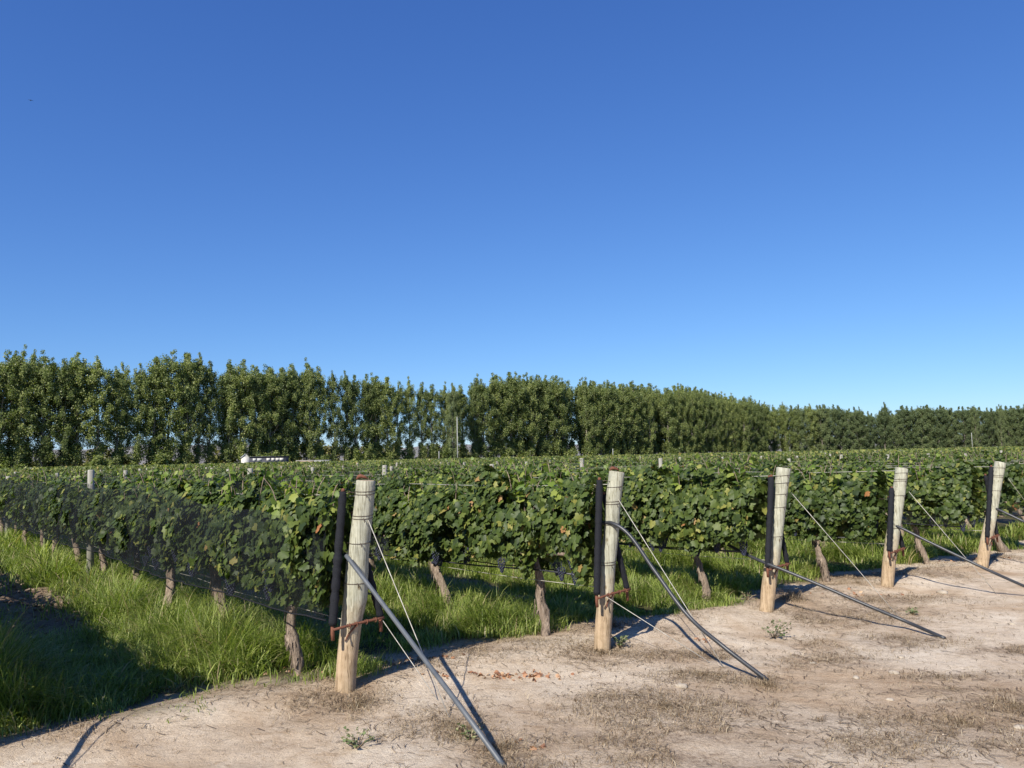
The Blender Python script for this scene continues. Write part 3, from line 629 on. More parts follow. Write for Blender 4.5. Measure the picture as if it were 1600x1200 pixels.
# hoses hanging from the row ends to the ground
def hose(pp, r, mat, label, deps, name='hose'):
    P = [at(px, py, d) for (px, py), d in zip(pp, deps)]
    e = gpt(*pp[-1]); e.z = hz(e.x, e.y) + r * .4; P[-1] = e
    pts = cr(P, 8); o0 = pts[0].copy(); mb = MB(); mb.tube([p - o0 for p in pts], r, 12)
    o = mb.build(name, mat, None, True, o0); return tag(o, label, 'hose', 'irrigation hoses at the row ends')
d0, d1, d2, d3, d4 = [p.y for p in PB]
e0 = gpt(787, 1195).y; e1 = gpt(1200, 1060).y; e2 = gpt(1474, 993).y; e3 = gpt(1640, 932).y; e4 = gpt(1720, 868).y
hose([(541, 868), (600, 946), (660, 1026), (725, 1112), (787, 1195)], .0160, M_PIPE, 'straight stiff grey pipe slanting from the nearest end post down to the soil', [d0 - .13, d0 - .45, d0 - .82, d0 - 1.2, e0])
hose([(938, 818), (958, 818), (985, 838), (1025, 895), (1075, 962), (1130, 1010), (1200, 1060)], .0165, M_HOSE, 'black hose arching over from the second end post to the ground', [d1 + .05, d1 - .10, d1 - .2, d1 - .35, d1 - .55, d1 - .8, e1])
hose([(938, 815), (956, 814), (978, 826), (992, 846)], .012, M_HOSE, 'short upper black hose end lying over the arching hose', [d1 + .07, d1 - .10, d1 - .2, d1 - .235]) if False else None
hose([(1115, 838), (1150, 858), (1192, 878), (1230, 893), (1290, 918), (1360, 948), (1420, 973), (1476, 994)], .0165, M_HOSE, 'long black hose crossing in front of the third end post to the ground', [d2 + .5, d2 + .2, d2 - .13, d2 - .3, d2 - .5, d2 - .72, d2 - .9, e2])
hose([(1387, 817), (1410, 826), (1450, 846), (1500, 870), (1560, 898), (1640, 932)], .0165, M_HOSE, 'black hose slanting down right from the fourth end post', [d3 + .02, d3 - .12, d3 - .3, d3 - .5, d3 - .7, e3])
hose([(1546, 791), (1566, 799), (1600, 815), (1660, 842), (1720, 868)], .0165, M_HOSE, 'black hose leaving the fifth end post at the right edge', [d4 + .02, d4 - .12, d4 - .3, d4 - .6, e4])

# the end post, guy and pipe of the row just outside the left edge: their shadows fall into the picture
pb = rowbase(-1); root = empty('end_post', pb); tag(root, 'wooden end post just outside the left edge, seen by its shadow', 'post', 'wooden end posts at the ends of the vine rows')
MB().tube([(0, 0, -.1), (.03, 0, .7), (.09, 0, 1.53)], [.075, .078, .072], 20, True, .04).build('shaft', M_POST, root, True)
for s, z in ((1, 1.45), (-1, 1.3)):
    o = MB().tube([(0, 0, 0), (.03, 0, z - .5)], .036, 12).build('net_roll', M_NETROLL, None, True, pb + ww * .19 * s + Vector((0, 0, .5)))
    tag(o, f'black net roll beside the end post just outside the left edge, {"near" if s > 0 else "far"} side', 'net roll', 'black net rolls tied beside the end posts')
wire_thing('guy_wire', [pb + Vector((.07, 0, 1.27)), pb - uu * 1.3 + Vector((0, 0, -.02))], .0033, M_WIRE, 'thin guy wire of the end post just outside the left edge', 'guy wire', 'guy wires holding back the end posts')
wire_thing('hose', [pb + Vector((.05, 0, .95)) - uu * .1, pb - uu * .9 + Vector((0, 0, .45)), pb - uu * 1.75 + Vector((0, 0, .01))], .0165, M_HOSE, 'irrigation pipe of the end post just outside the left edge', 'hose', 'irrigation hoses at the row ends', 10)

# ------------------------------------------------------------------ trellis wires, drip lines, nets
for k in range(-1, 9):
    base = rowbase(k); L = 46 if k >= 0 else 16
    for zz, nm, mt, rr_, off in ((1.43, 'top', M_WIRE, .0028, .0), (1.08, 'middle', M_OLDWIRE, .0024, .03), (.53, 'lowest', M_WIRE, .0026, .06)):
        if k >= 5 and nm != 'top': continue
        st = base.copy()
        if 0 <= k <= 4: st.x = float(np.interp(zz, [p.z for p in POST_AX[k]], [p.x for p in POST_AX[k]]))
        else: st.x += zz * .07
        pts = []
        for i in range(int(L / 1.1)):
            t = i * 1.1; sag = -.035 * math.sin(math.pi * ((t % 7.7) / 7.7)) + .012 * math.sin(t * 2.3 + k)
            pts.append(st + uu * t + Vector((0, 0, zz + sag)) + ww * (off + .02 * math.sin(t * 1.3 + k * 2) * (1 if t else 0)))
        if k >= 5: pts = [p for p in pts if inview(p.x, p.y, 2)]
        if len(pts) < 3: continue
        wire_thing('trellis_wire', pts, rr_, mt, f'{nm} trellis wire strung along the {rowname(k)}', 'wire', 'trellis wires along the vine rows', 5)
    if k <= 5:
        pts = [base + uu * t + ww * .05 + Vector((0, 0, .60 + .03 * math.sin(t * 1.7 + k))) for t in np.arange(.15, min(L, 30), .5)]
        wire_thing('drip_line', pts, .0085, M_HOSE, f'black drip irrigation line under the leaves of the {rowname(k)}', 'drip line', 'drip lines along the vine rows', 6)
def net(k, side, t0, t1, zlo, zhi, label):
    base = rowbase(k); nt_ = int((t1 - t0) / .12); nz = 12; V = []; Q = []
    for i in range(nt_ + 1):
        t = t0 + (t1 - t0) * i / nt_; a, b = zlo(t), zhi(t)
        a += .022 * math.sin(t * 1.3 + k) + .004 * math.sin(t * 6.3); b += .03 * math.sin(t * 1.9 + k * 3) + .012 * math.sin(t * 7.7)
        for j in range(nz + 1):
            f = j / nz; off = (.27 + .05 * math.sin(math.pi * f) + .018 * math.sin(t * 6.1 + f * 5 + k) + .012 * math.sin(t * 17 + f * 9)) * min(1, .55 + (t - t0) * .7) + .012 * math.sin(t * 31 + f * 14 + math.sin(t * 5) * 3)
            p = base + uu * t + ww * side * off; V.append((p.x - base.x, p.y - base.y, a + (b - a) * f))
    for i in range(nt_):
        for j in range(nz): q = i * (nz + 1) + j; Q.append((q, q + nz + 1, q + nz + 2, q + 1))
    root = empty('bird_net', base); tag(root, label, 'net', 'black bird nets hung along the vine rows')
    link('netting', mesh('netting', V, None, Q, M_NET, True), root)
    hem = MB(); hem.tube([Vector(V[i * (nz + 1)]) for i in range(0, nt_ + 1)], .006, 6); hem.build('hem', M_NETROLL, root)
net(0, 1, .0, 34, lambda t: .54, lambda t: 1.27 + .17 * min(1, max(0, (t - 1.0) / 2.5)), 'black bird net covering the near side of the nearest row')
net(0, -1, .0, 30, lambda t: .56, lambda t: 1.38, 'black bird net on the far side of the nearest row')
net(1, 1, 3.2, 40, lambda t: .58, lambda t: .78 + .64 * min(1, max(0, (t - 3.2) / 2.5)), 'black bird net covering the near side of the second row')
net(1, -1, .2, 24, lambda t: .56, lambda t: .74, 'gathered black net low on the far side of the second row')
net(2, 1, 5.5, 46, lambda t: .58, lambda t: .78 + .62 * min(1, max(0, (t - 5.5) / 2.5)), 'black bird net covering the near side of the third row')
net(3, 1, 6.5, 50, lambda t: .58, lambda t: 1.40, 'black bird net covering the near side of the fourth row')
net(2, -1, .2, 12, lambda t: .56, lambda t: .80, 'gathered black net low on the far side of the third row')
net(3, -1, .2, 14, lambda t: .58, lambda t: .76, 'gathered black net low on the far side of the fourth row')
net(4, 1, .2, 18, lambda t: .62, lambda t: .76, 'gathered black net low on the near side of the fifth row')
net(5, 1, .2, 18, lambda t: .62, lambda t: .76, 'gathered black net low on the near side of the sixth row')
net(-1, 1, .3, 14, lambda t: .78, lambda t: 1.38, 'black bird net on the row just outside the left edge')

# ------------------------------------------------------------------ grass
def blades(x, y, z, L, W, rng, bend=(.25, .9), az=None):
    n = len(x); az = rng.uniform(0, 2 * np.pi, n) if az is None else az; b = rng.uniform(*bend, n); dx, dy = np.cos(az), np.sin(az); sx, sy = -dy, dx
    tw = rng.uniform(-.6, .6, n); sx2 = sx * np.cos(tw) + dx * np.sin(tw); sy2 = sy * np.cos(tw) + dy * np.sin(tw)
    V = np.zeros((n, 7, 3)); sv = [0, .4, .75, 1]; wv = [.75, 1, .62, 0]
    q = 0
    for s, wd in zip(sv, wv):
        cx = x + dx * L * b * s * s * .75; cy = y + dy * L * b * s * s * .75; cz = z + L * (s - .42 * b * s ** 2.4)
        if wd > 0:
            V[:, q] = np.stack([cx - sx2 * W * wd / 2, cy - sy2 * W * wd / 2, cz], 1); V[:, q + 1] = np.stack([cx + sx2 * W * wd / 2, cy + sy2 * W * wd / 2, cz], 1); q += 2
        else: V[:, q] = np.stack([cx, cy, cz], 1)
    F = np.array([(0, 1, 3), (0, 3, 2), (2, 3, 5), (2, 5, 4), (4, 5, 6)])
    return V.reshape(-1, 3), (F[None] + (np.arange(n) * 7)[:, None, None]).reshape(-1, 3)
rng = np.random.default_rng(31)
def scatter(n, krange, trange, dmax):
    k = rng.uniform(*krange, n); t = trange[0] + (trange[1] - trange[0]) * rng.random(n) ** 1.5
    x = PB[0].x + vv.x * SP * k + uu.x * t; y = PB[0].y + vv.y * SP * k + uu.y * t
    d = np.hypot(x, y); m = (np.abs(x) < .68 * y + 1) & (d < dmax) & (y > 2); return x[m], y[m], d[m]
x, y, d = scatter(1300000, (-1.0, 6.5), (.0, 24), 26)
veg, soil, lit = zones(x, y); clump = fbm(x * 2.3 + 9, y * 2.3, 3)
keep = rng.random(len(x)) < veg * np.clip((clump - .30) * 3.4, .05, 1) * np.clip(8.5 / d, .2, 1)
x, y, d, clump = x[keep], y[keep], d[keep], clump[keep]; k_, t_ = kt(x, y)
fr = np.abs(k_ - np.round(k_)); tall = .5 + (.8 + .25 * (k_ < 0)) * np.exp(-((fr - .14) / .16) ** 2) * .9
hmod = np.where(k_ < 0.02, 1.0, .92) * np.clip((t_ - .1) * 1.1, .4, 1)
Lb = (.08 + .62 * np.clip(clump - .12, .05, 1) * rng.uniform(.3, 1.3, len(x)) ** 1.2) * tall * hmod
Wb = rng.uniform(.003, .0105, len(x)) * np.clip(d / 8, 1, 3)
aw = np.where(rng.random(len(x)) < .75, fbm(x * 1.5 + 50, y * 1.5, 2) * 16 + rng.normal(0, .9, len(x)), rng.uniform(0, 6.28, len(x)))
V, T = blades(x, y, hgt(x, y) - .01, Lb, Wb, rng, (.35, 1.35), aw); print('grass blades', len(x))
tag(link('grass', mesh('grass', V, T, None, M_GRASS)), 'long green grass growing under and between the vine rows', 'grass', kind='stuff')

# broad leaved clumps at the edge of the grass on the left
cl = []
for (px, py), nb, L_ in (((60, 1105), 60, .34), ((120, 1095), 55, .32), ((20, 1060), 60, .36), ((170, 1080), 45, .3), ((90, 1050), 50, .34), ((400, 1050), 60, .30), ((440, 1030), 60, .34), ((330, 1060), 30, .24), ((270, 1072), 25, .22), ((1150, 915), 50, .28), ((880, 955), 45, .3), ((1370, 880), 35, .25), ((790, 975), 40, .32), ((40, 1120), 45, .26), ((220, 1050), 50, .3), ((365, 1030), 60, .34)):
    c = gpt(px, py); root = (c.x, c.y); xs = np.full(nb, c.x) + rng.normal(0, .07, nb); ys = np.full(nb, c.y) + rng.normal(0, .07, nb)
    V, T = blades(xs, ys, hgt(xs, ys) - .01, L_ * rng.uniform(.6, 1.2, nb), rng.uniform(.009, .017, nb), rng, (.5, 1.25)); cl.append((V, T))
off = 0; VV = []; TT = []
for V, T in cl: VV.append(V); TT.append(T + off); off += len(V)
tag(link('broad_grass', mesh('broad_grass', np.concatenate(VV), np.concatenate(TT), None, M_GRASS)), 'broad arching grass blades along the edge of the sandy strip', 'grass', kind='stuff')

# ------------------------------------------------------------------ dry weeds, twigs, leaf litter on the sand
def dist_pts(n, box, fn):
    x = rng.uniform(box[0], box[1], n); y = rng.uniform(box[2], box[3], n); m = rng.random(n) < fn(x, y); return x[m], y[m]
BX = (-5, 10, 3.9, 14)
def inv(x, y): return (np.abs(x) < .68 * y + .3)
x, y = dist_pts(520000, BX, lambda x, y: zones(x, y)[2] ** 1.2 * 1.1 * (1 - zones(x, y)[0]) * inv(x, y) * (fbm(x * 3, y * 3, 2) > .43) * np.clip(7 / y, .3, 1.3))
V, T = blades(x, y, hgt(x, y) - .004, rng.uniform(.015, .085, len(x)), rng.uniform(.0014, .0040, len(x)), rng, (1.0, 2.25)); print('dry', len(x))
tag(link('dry_weeds', mesh('dry_weeds', V, T, None, M_DRY)), 'dry straw coloured weeds matted over the sandy ground', 'dry weeds', kind='stuff')
x, y = dist_pts(130000, BX, lambda x, y: (.03 + .6 * zones(x, y)[2]) * (1 - zones(x, y)[0]) * inv(x, y) * (fbm(x * 1.7 + 8, y * 1.7, 3) > .40))
n = len(x); a = rng.uniform(0, np.pi, n); L_ = rng.uniform(.02, .11, n) ** 1.0; wd = rng.uniform(.0012, .0032, n); z = hgt(x, y) + .004
P = np.zeros((n, 6, 3))
for q, f in enumerate((-.5, 0, .5)):
    bx = x + np.cos(a) * L_ * f - np.sin(a) * (.12 * L_ * (q == 1)); by = y + np.sin(a) * L_ * f + np.cos(a) * (.12 * L_ * (q == 1)); bz = hgt(bx, by) + .005 + (q == 1) * .006
    P[:, q * 2] = np.stack([bx - np.sin(a) * wd, by + np.cos(a) * wd, bz], 1); P[:, q * 2 + 1] = np.stack([bx + np.sin(a) * wd, by - np.cos(a) * wd, bz + .001], 1)
F = np.array([(0, 1, 3), (0, 3, 2), (2, 3, 5), (2, 5, 4)])
tag(link('twig_litter', mesh('twig_litter', P.reshape(-1, 3), (F[None] + (np.arange(n) * 6)[:, None, None]).reshape(-1, 3), None, M_TWIG)), 'small dry twigs and stalks scattered on the sand', 'twigs', kind='stuff'); print('twigs', n)
# fallen orange leaves
C = []
for (px, py), sx, sy, n in (((780, 1057), .26, .045, 55), ((820, 1056), .14, .05, 26), ((590, 963), .06, .05, 14), ((560, 975), .07, .05, 16), ((640, 1040), .1, .05, 40), ((1100, 995), .06, .05, 12), ((700, 1035), .3, .05, 10), ((1300, 930), .5, .1, 25), ((1530, 876), .3, .08, 40), ((420, 1050), .3, .08, 20), ((810, 1160), .1, .1, 8), ((960, 985), .2, .08, 14)):
    c = gpt(px, py)
    for _ in range(n): C.append((c.x + random.gauss(0, sx), c.y + random.gauss(0, sy)))
C = np.array(C); n = len(C); z = hgt(C[:, 0], C[:, 1]) + .010
V, T = leaves(np.column_stack([C, z]), np.array([[0, 0, 1.]]) + rng.normal(0, .45, (n, 3)), rng.normal(0, 1, (n, 3)), rng.uniform(.012, .042, n), LT, LT_F, .8, .6, rng=rng)
tag(link('fallen_leaves', mesh('fallen_leaves', V, T, None, M_ORANGE)), 'curled orange brown vine leaves fallen on the sand', 'fallen leaves', kind='stuff')
# pebbles and soil crumbs
def pebbles(n, box, fn, s0, s1, mat, name, label, cat):
    x, y = dist_pts(n, box, fn); n = len(x); s = s0 * (s1 / s0) ** rng.random(n) ** 1.8
    O = np.array([(1, 0, 0), (0, 1, 0), (-1, 0, 0), (0, -1, 0), (0, 0, .7), (0, 0, -.7)]); F = np.array([(0, 1, 4), (1, 2, 4), (2, 3, 4), (3, 0, 4), (1, 0, 5), (2, 1, 5), (3, 2, 5), (0, 3, 5)])
    J = O[None] * rng.uniform(.55, 1.2, (n, 6, 1)); a = rng.uniform(0, 6.28, n); c_, s_ = np.cos(a)[:, None], np.sin(a)[:, None]
    Vx = J[..., 0] * c_ - J[..., 1] * s_; Vy = J[..., 0] * s_ + J[..., 1] * c_
    V = np.stack([x[:, None] + Vx * s[:, None], y[:, None] + Vy * s[:, None], (hgt(x, y) + s * .25)[:, None] + J[..., 2] * s[:, None]], 2).reshape(-1, 3)
    tag(link(name, mesh(name, V, (F[None] + (np.arange(n) * 6)[:, None, None]).reshape(-1, 3), None, mat)), label, cat, kind='stuff'); print(name, n)
M_CRUMB = foliage('soil_crumb', [(0, (.27, .2, .14)), (.6, (.42, .33, .24)), (1, (.6, .52, .42))], rough=.95, transl=0, objvar=0, spec=.1)
M_CLOD = foliage('soil_clod', [(0, (.12, .08, .055)), (.6, (.22, .16, .11)), (1, (.36, .28, .2))], rough=.95, transl=0, objvar=0, spec=.1)
pebbles(60000, BX, lambda x, y: (1 - zones(x, y)[0]) * .22 * inv(x, y) * (fbm(x * 1.1 + 30, y * 1.1, 3) > .42), .0016, .010, M_CRUMB, 'soil_crumbs', 'small crumbs of pale earth on the sandy strip', 'soil crumbs')
pebbles(60000, (-12, 4, 6, 16), lambda x, y: zones(x, y)[1] * .6 * inv(x, y), .008, .045, M_CLOD, 'soil_clods', 'rough brown clods of tilled soil between the rows', 'soil clods')
# single stones
for (px, py), s, lab in (((1473, 925), .075, 'largest pale stone, lying right of the fourth end post'), ((1337, 1052), .035, 'rounded pale stone left of a flat one on the sand'), ((1396, 1046), .045, 'flat pale stone on the open sand at right'),
    ((1581, 971), .04, 'small white stone near the right edge'), ((1390, 1086), .03, 'small stone on bare sand at lower right'), ((1408, 1023), .035, 'flat stone chip beside dry weeds at right'), ((1270, 1030), .03, 'pale stone chip below the small green weed'),
    ((1562, 1196), .035, 'pale pebble at the bottom right corner'), ((1592, 1130), .04, 'pale stone in dry weeds at the right edge'), ((1065, 1068), .05, 'flat pale clod between the two dry tufts in the middle'), ((57, 990), .045, 'pale stone among tilled soil at left'), ((137, 973), .04, 'light clod on the tilled soil beside the grass at left')):
    c = gpt(px, py); r = random.Random(px); mb = MB(); rings = 6; seg = 9; V = [(0, 0, -.4 * s)]; Q = []; T = []
    for i in range(1, rings):
        f = math.pi * i / rings
        for j in range(seg):
            a = 2 * math.pi * j / seg; q = s * r.uniform(.8, 1.12); V.append((math.sin(f) * math.cos(a) * q, math.sin(f) * math.sin(a) * q * .75, -math.cos(f) * q * .42))
    V.append((0, 0, .4 * s)); e = len(V) - 1
    for j in range(seg):
        j2 = (j + 1) % seg; T.append((0, 1 + j2, 1 + j)); T.append((e, 1 + (rings - 2) * seg + j, 1 + (rings - 2) * seg + j2))
        for i in range(rings - 2): Q.append((1 + i * seg + j, 1 + i * seg + j2, 1 + (i + 1) * seg + j2, 1 + (i + 1) * seg + j))
    mb.add(V, T, Q); o = mb.build('stone', M_STONE, None, False, (c.x, c.y, hz(c.x, c.y) + .10 * s)); o.rotation_euler.z = r.uniform(0, 6)
    tag(o, lab, 'stone', 'loose stones on the ground')
# small green weeds, each a plant
for (px, py), R, nb, lab in (((1208, 993), .16, 110, 'small greyish green weed on bare sand below the third end post'), ((558, 1166), .10, 60, 'tiny pale weed on bare sand at the bottom left centre'),
    ((968, 1012), .12, 90, 'green weed sprouting at the foot of the second end post'), ((1168, 938), .1, 40, 'low green weed beside the third end post'), ((735, 1150), .10, 50, 'greenish weed in dry stalks beside the slanting grey pipe'), ((1425, 957), .07, 30, 'sparse weed between the third and fourth end posts'), ((270, 1078), .09, 40, 'seedy weed at the edge of the grass in shadow')):
    c = gpt(px, py); root = empty('weed', (c.x, c.y, hz(c.x, c.y))); tag(root, lab, 'weed', 'small weeds on the sandy strip')
    r = random.Random(px); st = MB(); C_, N_, T_, s_ = [], [], [], []
    for i in range(14):
        a = r.uniform(0, 6.28); ln = R * r.uniform(.5, 1.1); up = r.uniform(.15, .9) * R; e = Vector((math.cos(a) * ln, math.sin(a) * ln, up + .01)); m_ = e * .5 + Vector((0, 0, up * .25))
        st.tube([(0, 0, -.01), m_, e], [.003, .0022, .001], 4, False)
        for q in range(nb // 14 + 2):
            f = r.uniform(.25, 1); p = Vector((0, 0, 0)).lerp(m_, f * 2) if f < .5 else m_.lerp(e, f * 2 - 1); C_.append(p + Vector((r.gauss(0, .006), r.gauss(0, .006), r.uniform(0, .012)))); N_.append((r.gauss(0, .5), r.gauss(0, .5), 1)); T_.append((r.gauss(0, 1), r.gauss(0, 1), .4)); s_.append(r.uniform(.012, .032))
    st.build('stems', M_DRY, root); V, T = leaves(np.array(C_), np.array(N_), np.array(T_), np.array(s_), QT, QT_F, rng=rng); link('leaves', mesh('leaves', V, T, None, M_WEED), root)
# standing dry tufts
for (px, py), R, nb, lab in (((1200, 1066), .20, 420, 'tangled straw tuft where the arching hose meets the ground'), ((1240, 940), .28, 380, 'tall dry stalks standing right of the third end post'), ((960, 985), .13, 120, 'dry stalks standing right of the second end post'), ((560, 1100), .22, 420, 'low dry tuft at the foot of the nearest end post'),
        ((720, 1140), .24, 480, 'dry tuft left of the slanting grey pipe'), ((785, 1165), .18, 300, 'dry tuft under the foot of the slanting grey pipe'), ((850, 990), .16, 180, 'dry weed tuft at the foot of a vine in the second row'), ((940, 1020), .13, 180, 'dry stalks in front of the second end post'), ((1500, 1120), .22, 260, 'straw tuft at lower right, left of a similar one'), ((1585, 1098), .2, 260, 'straw tuft at the lower right edge'), ((1100, 1050), .2, 260, 'flat dry tuft left of the arching hose end'), ((1340, 915), .2, 140, 'thin dry stalks left of the fourth end post'), ((1040, 1100), .25, 200, 'flat pale straw tuft at bottom centre'), ((1560, 865), .15, 100, 'dry stalks right of the fifth end post')):
    c = gpt(px, py); tl = 2.0 if 'tall' in lab or 'standing' in lab else .8
    rr_ = np.abs(rng.normal(0, R * .55, nb)); aa = rng.uniform(0, 6.28, nb); xs = np.cos(aa) * rr_; ys = np.sin(aa) * rr_
    V, T = blades(xs, ys, hgt(c.x + xs, c.y + ys) - hz(c.x, c.y) - .005, rng.uniform(.03, .11, nb) * tl, rng.uniform(.0016, .0038, nb), rng, (.4, 2.1))
    o = link('dry_tuft', mesh('dry_tuft', V, T, None, M_DRY), None, (c.x, c.y, hz(c.x, c.y))); tag(o, lab, 'dry tuft', 'dry tufts on the sandy strip')

# ------------------------------------------------------------------ trees
def tree_data(seed, dense, H=20.0):
    r = random.Random(seed); rng = np.random.default_rng(seed); tr = MB()
    lean = (r.uniform(-.5, .5), r.uniform(-.5, .5)); P = [Vector((lean[0] * (f ** 1.5) + .12 * math.sin(f * 7 + seed), lean[1] * f ** 1.5 + .12 * math.cos(f * 6 + seed), H * .95 * f)) for f in np.linspace(0, 1, 12)]
    P[0].z = -.3; R = [.24 * (1 - f * .9) for f in np.linspace(0, 1, 12)]; R[0] = .32
    tr.tube(P, R, 8, True, .1, seed)
    def ax(f): i = min(int(f * 11), 10); return P[i].lerp(P[i + 1], f * 11 - i)
    cl = []
    nl = 58 if not dense else 52
    f0 = .10 if not dense else .04
    for i in range(nl):
        f = f0 + (.90 - f0) * (i + r.random()) / nl; a = i * 2.399 + r.uniform(-.5, .5)
        prof = (math.sin(math.pi * min(1, (f * .82 + .16))) ** .7) * (1.0 if not dense else 1.15)
        if not dense and f < .26: prof *= r.choice([.1, .35, .8])
        ln = (2.6 if not dense else 3.5) * prof * r.uniform(.65, 1.15); up = ln * r.uniform(.6, 1.2) if not dense else ln * r.uniform(.25, .8)
        b = ax(f); e = b + Vector((math.cos(a) * ln, math.sin(a) * ln, up)); m_ = b.lerp(e, .5) + Vector((math.cos(a), math.sin(a), -.4)) * .2
        tr.tube([b, m_, e], [.07 * (1.1 - f), .045 * (1.1 - f), .012], 5, False)
        if not dense and f < .55 and r.random() < .14: continue
        for q in range(5 if not dense else 6):
            g_ = r.uniform(.25, 1.08); c = (b.lerp(m_, g_ * 2) if g_ < .5 else m_.lerp(e, g_ * 2 - 1)) + Vector((r.gauss(0, .2), r.gauss(0, .2), r.gauss(0, .25)))
            cl.append((c, r.uniform(.4, .85) * (1.15 if dense else 1), 66 if not dense else 56))
    for q in range(14):
        f = r.uniform(.82, 1.0); c = ax(f * .999) + Vector((r.gauss(0, .35 * (1.15 - f) * 3), r.gauss(0, .35 * (1.15 - f) * 3), r.uniform(0, .9) + (.35 if q < 3 else 0))); cl.append((c, r.uniform(.3, .5), 48))
    C = []
    for c, s, n in cl:
        o = norm(rng.normal(0, 1, (n, 3))) * s * rng.random((n, 1)) ** .45; o[:, 2] *= 1.25; C.append(np.array(c)[None] + o)
    C = np.concatenate(C); n = len(C); A = C.copy(); A[:, 2] = 0
    Nn = norm(A + 1e-3) * .6 + np.array([[0, 0, .45]]) + rng.normal(0, .6, (n, 3)); Tp = np.array([[0, 0, -.6]]) + rng.normal(0, .8, (n, 3))
    V, T = leaves(C, Nn, Tp, rng.uniform(.13, .27, n) * (1.12 if dense else 1), QT, QT_F, rng=rng)
    return tr.data('trunk', M_TRUNK if not dense else M_DTRUNK, True), mesh('crown', V, T, None, M_POPLAR if not dense else M_DENSE)
POP = [tree_data(s, False) for s in range(8)]; DEN = [tree_data(50 + s, True) for s in range(6)]
TOPS = [(-150, 540), (0, 540), (30, 538), (60, 546), (90, 556), (125, 543), (155, 550), (178, 566), (205, 560), (228, 554), (250, 545), (290, 543), (320, 550), (340, 566), (360, 558), (395, 562), (430, 572), (450, 565), (490, 563), (515, 572), (535, 576), (570, 582), (600, 586), (640, 590), (670, 592), (690, 604), (705, 594), (715, 604), (730, 588), (790, 580), (850, 586), (900, 590), (940, 596), (1000, 598), (1030, 600), (1045, 606), (1070, 600), (1100, 606), (1130, 616), (1170, 622), (1200, 628), (1230, 631)]
def htop(px): return float(np.interp(px, [a for a, b in TOPS], [b for a, b in TOPS]))
def pix(p):
    v = RC.transposed() @ (Vector(p) - Vector((0, 0, CAMZ))); return 800 + FPX * v.x / -v.z, 600 - FPX * v.y / -v.z
def hscale(p, py):  # the height whose top reaches photo row py
    q = at(pix((p.x, p.y, 10))[0], py, p.y); return q.z
tl = TREE_B - TREE_A; Ln = tl.length; td = tl.normalized(); tn = Vector((-td.y, td.x, 0)); s = 0; cnt = 0; trees = []
r = random.Random(3)
while s < Ln:
    for row, off_ in ((0, 0), (1, 4.2), (2, 8.0)):
        if row == 2 and s < 150: continue
        if row == 1 and s < 120 and r.random() < .48: continue
        if row == 0 and r.random() < .05: continue
        p = TREE_A + td * (s + r.uniform(-.5, .5) + row * 1.6) + tn * (off_ + r.uniform(-.5, .5)); trees.append((p, row))
    s += 2.75 if s < 80 else 3.1
trees = sorted(trees, key=lambda q: pix(q[0])[0])
for i, (p, row) in enumerate(trees):
    px = pix(p)[0]; H = hscale(p, htop(px) + r.uniform(-7, 2)); root = empty('poplar_tree', (p.x, p.y, 0), r.uniform(0, 6.28)); q = H / 20.6; v = POP[r.randrange(8)]
    wsc = q * r.uniform(.74, 1.12); root.scale = (wsc, wsc, q)
    tag(root, f'tall leafy poplar of the windbreak, {ordn(i + 1)} tree from the left', 'tree', 'poplars of the windbreak behind the vineyard')
    link('trunk', v[0], root); link('crown', v[1], root)
T2 = [(1180, 627), (1225, 628), (1240, 630), (1290, 626), (1310, 628), (1325, 636), (1345, 632), (1350, 640), (1380, 638), (1386, 624), (1395, 640), (1410, 631), (1425, 630), (1440, 629), (1460, 629), (1500, 632), (1525, 628), (1545, 634), (1570, 631), (1600, 625), (1700, 622)]
px = 1172; i = 0
while px < 1690:
    for row in (0, 1):
        d = 292 + (px - 1180) * .03 + row * 5 + r.uniform(-1, 1); p = at(px + r.uniform(-4, 4) + row * 7, 700, d); p.z = 0
        tpv = float(np.interp(px, [a for a, b in T2], [b for a, b in T2])) + r.uniform(-1, 4); H = hscale(p, tpv); i += 1
        root = empty('shelter_tree', p, r.uniform(0, 6.28)); q = H / 20.6; ws = q * r.uniform(.85, 1.1) * (1.0 if row else 1.1); root.scale = (ws, ws, q); v = DEN[r.randrange(6)] if r.random() > max(0, .9 - (px - 1172) / 160) else POP[r.randrange(8)]
        tag(root, f'dense dark green tree of the right-hand belt, {ordn(i)} from its left end', 'tree', 'dense trees of the right-hand belt')
        link('trunk', v[0], root); link('crown', v[1], root)
    px += 14.0
# dark narrow tree tops that rise above the belt
for px, py, lab in ((1386, 624, 'tallest dark pointed tree rising above the right-hand belt'), (1227, 621, 'dark pointed tree at the left end of the right-hand belt'), (1346, 632, 'small dark pointed tree left of the tallest one'), (1437, 628, 'dark pointed tree right of the tallest one'), (1527, 627, 'dark pointed tree near the right edge'), (1566, 628, 'dark pointed tree closest to the right edge'), (708, 592, 'narrow dark poplar beside the tall white pole')):
    d = 300 if px > 1000 else 176; p = at(px, 700, d); p.z = 0; H = hscale(p, py); root = empty('pointed_tree', p, px); root.scale = (.5 * H / 20.6, .5 * H / 20.6, H / 20.6); tag(root, lab, 'tree', 'narrow pointed trees'); v = DEN[px % 6]; link('trunk', v[0], root); link('crown', v[1], root)
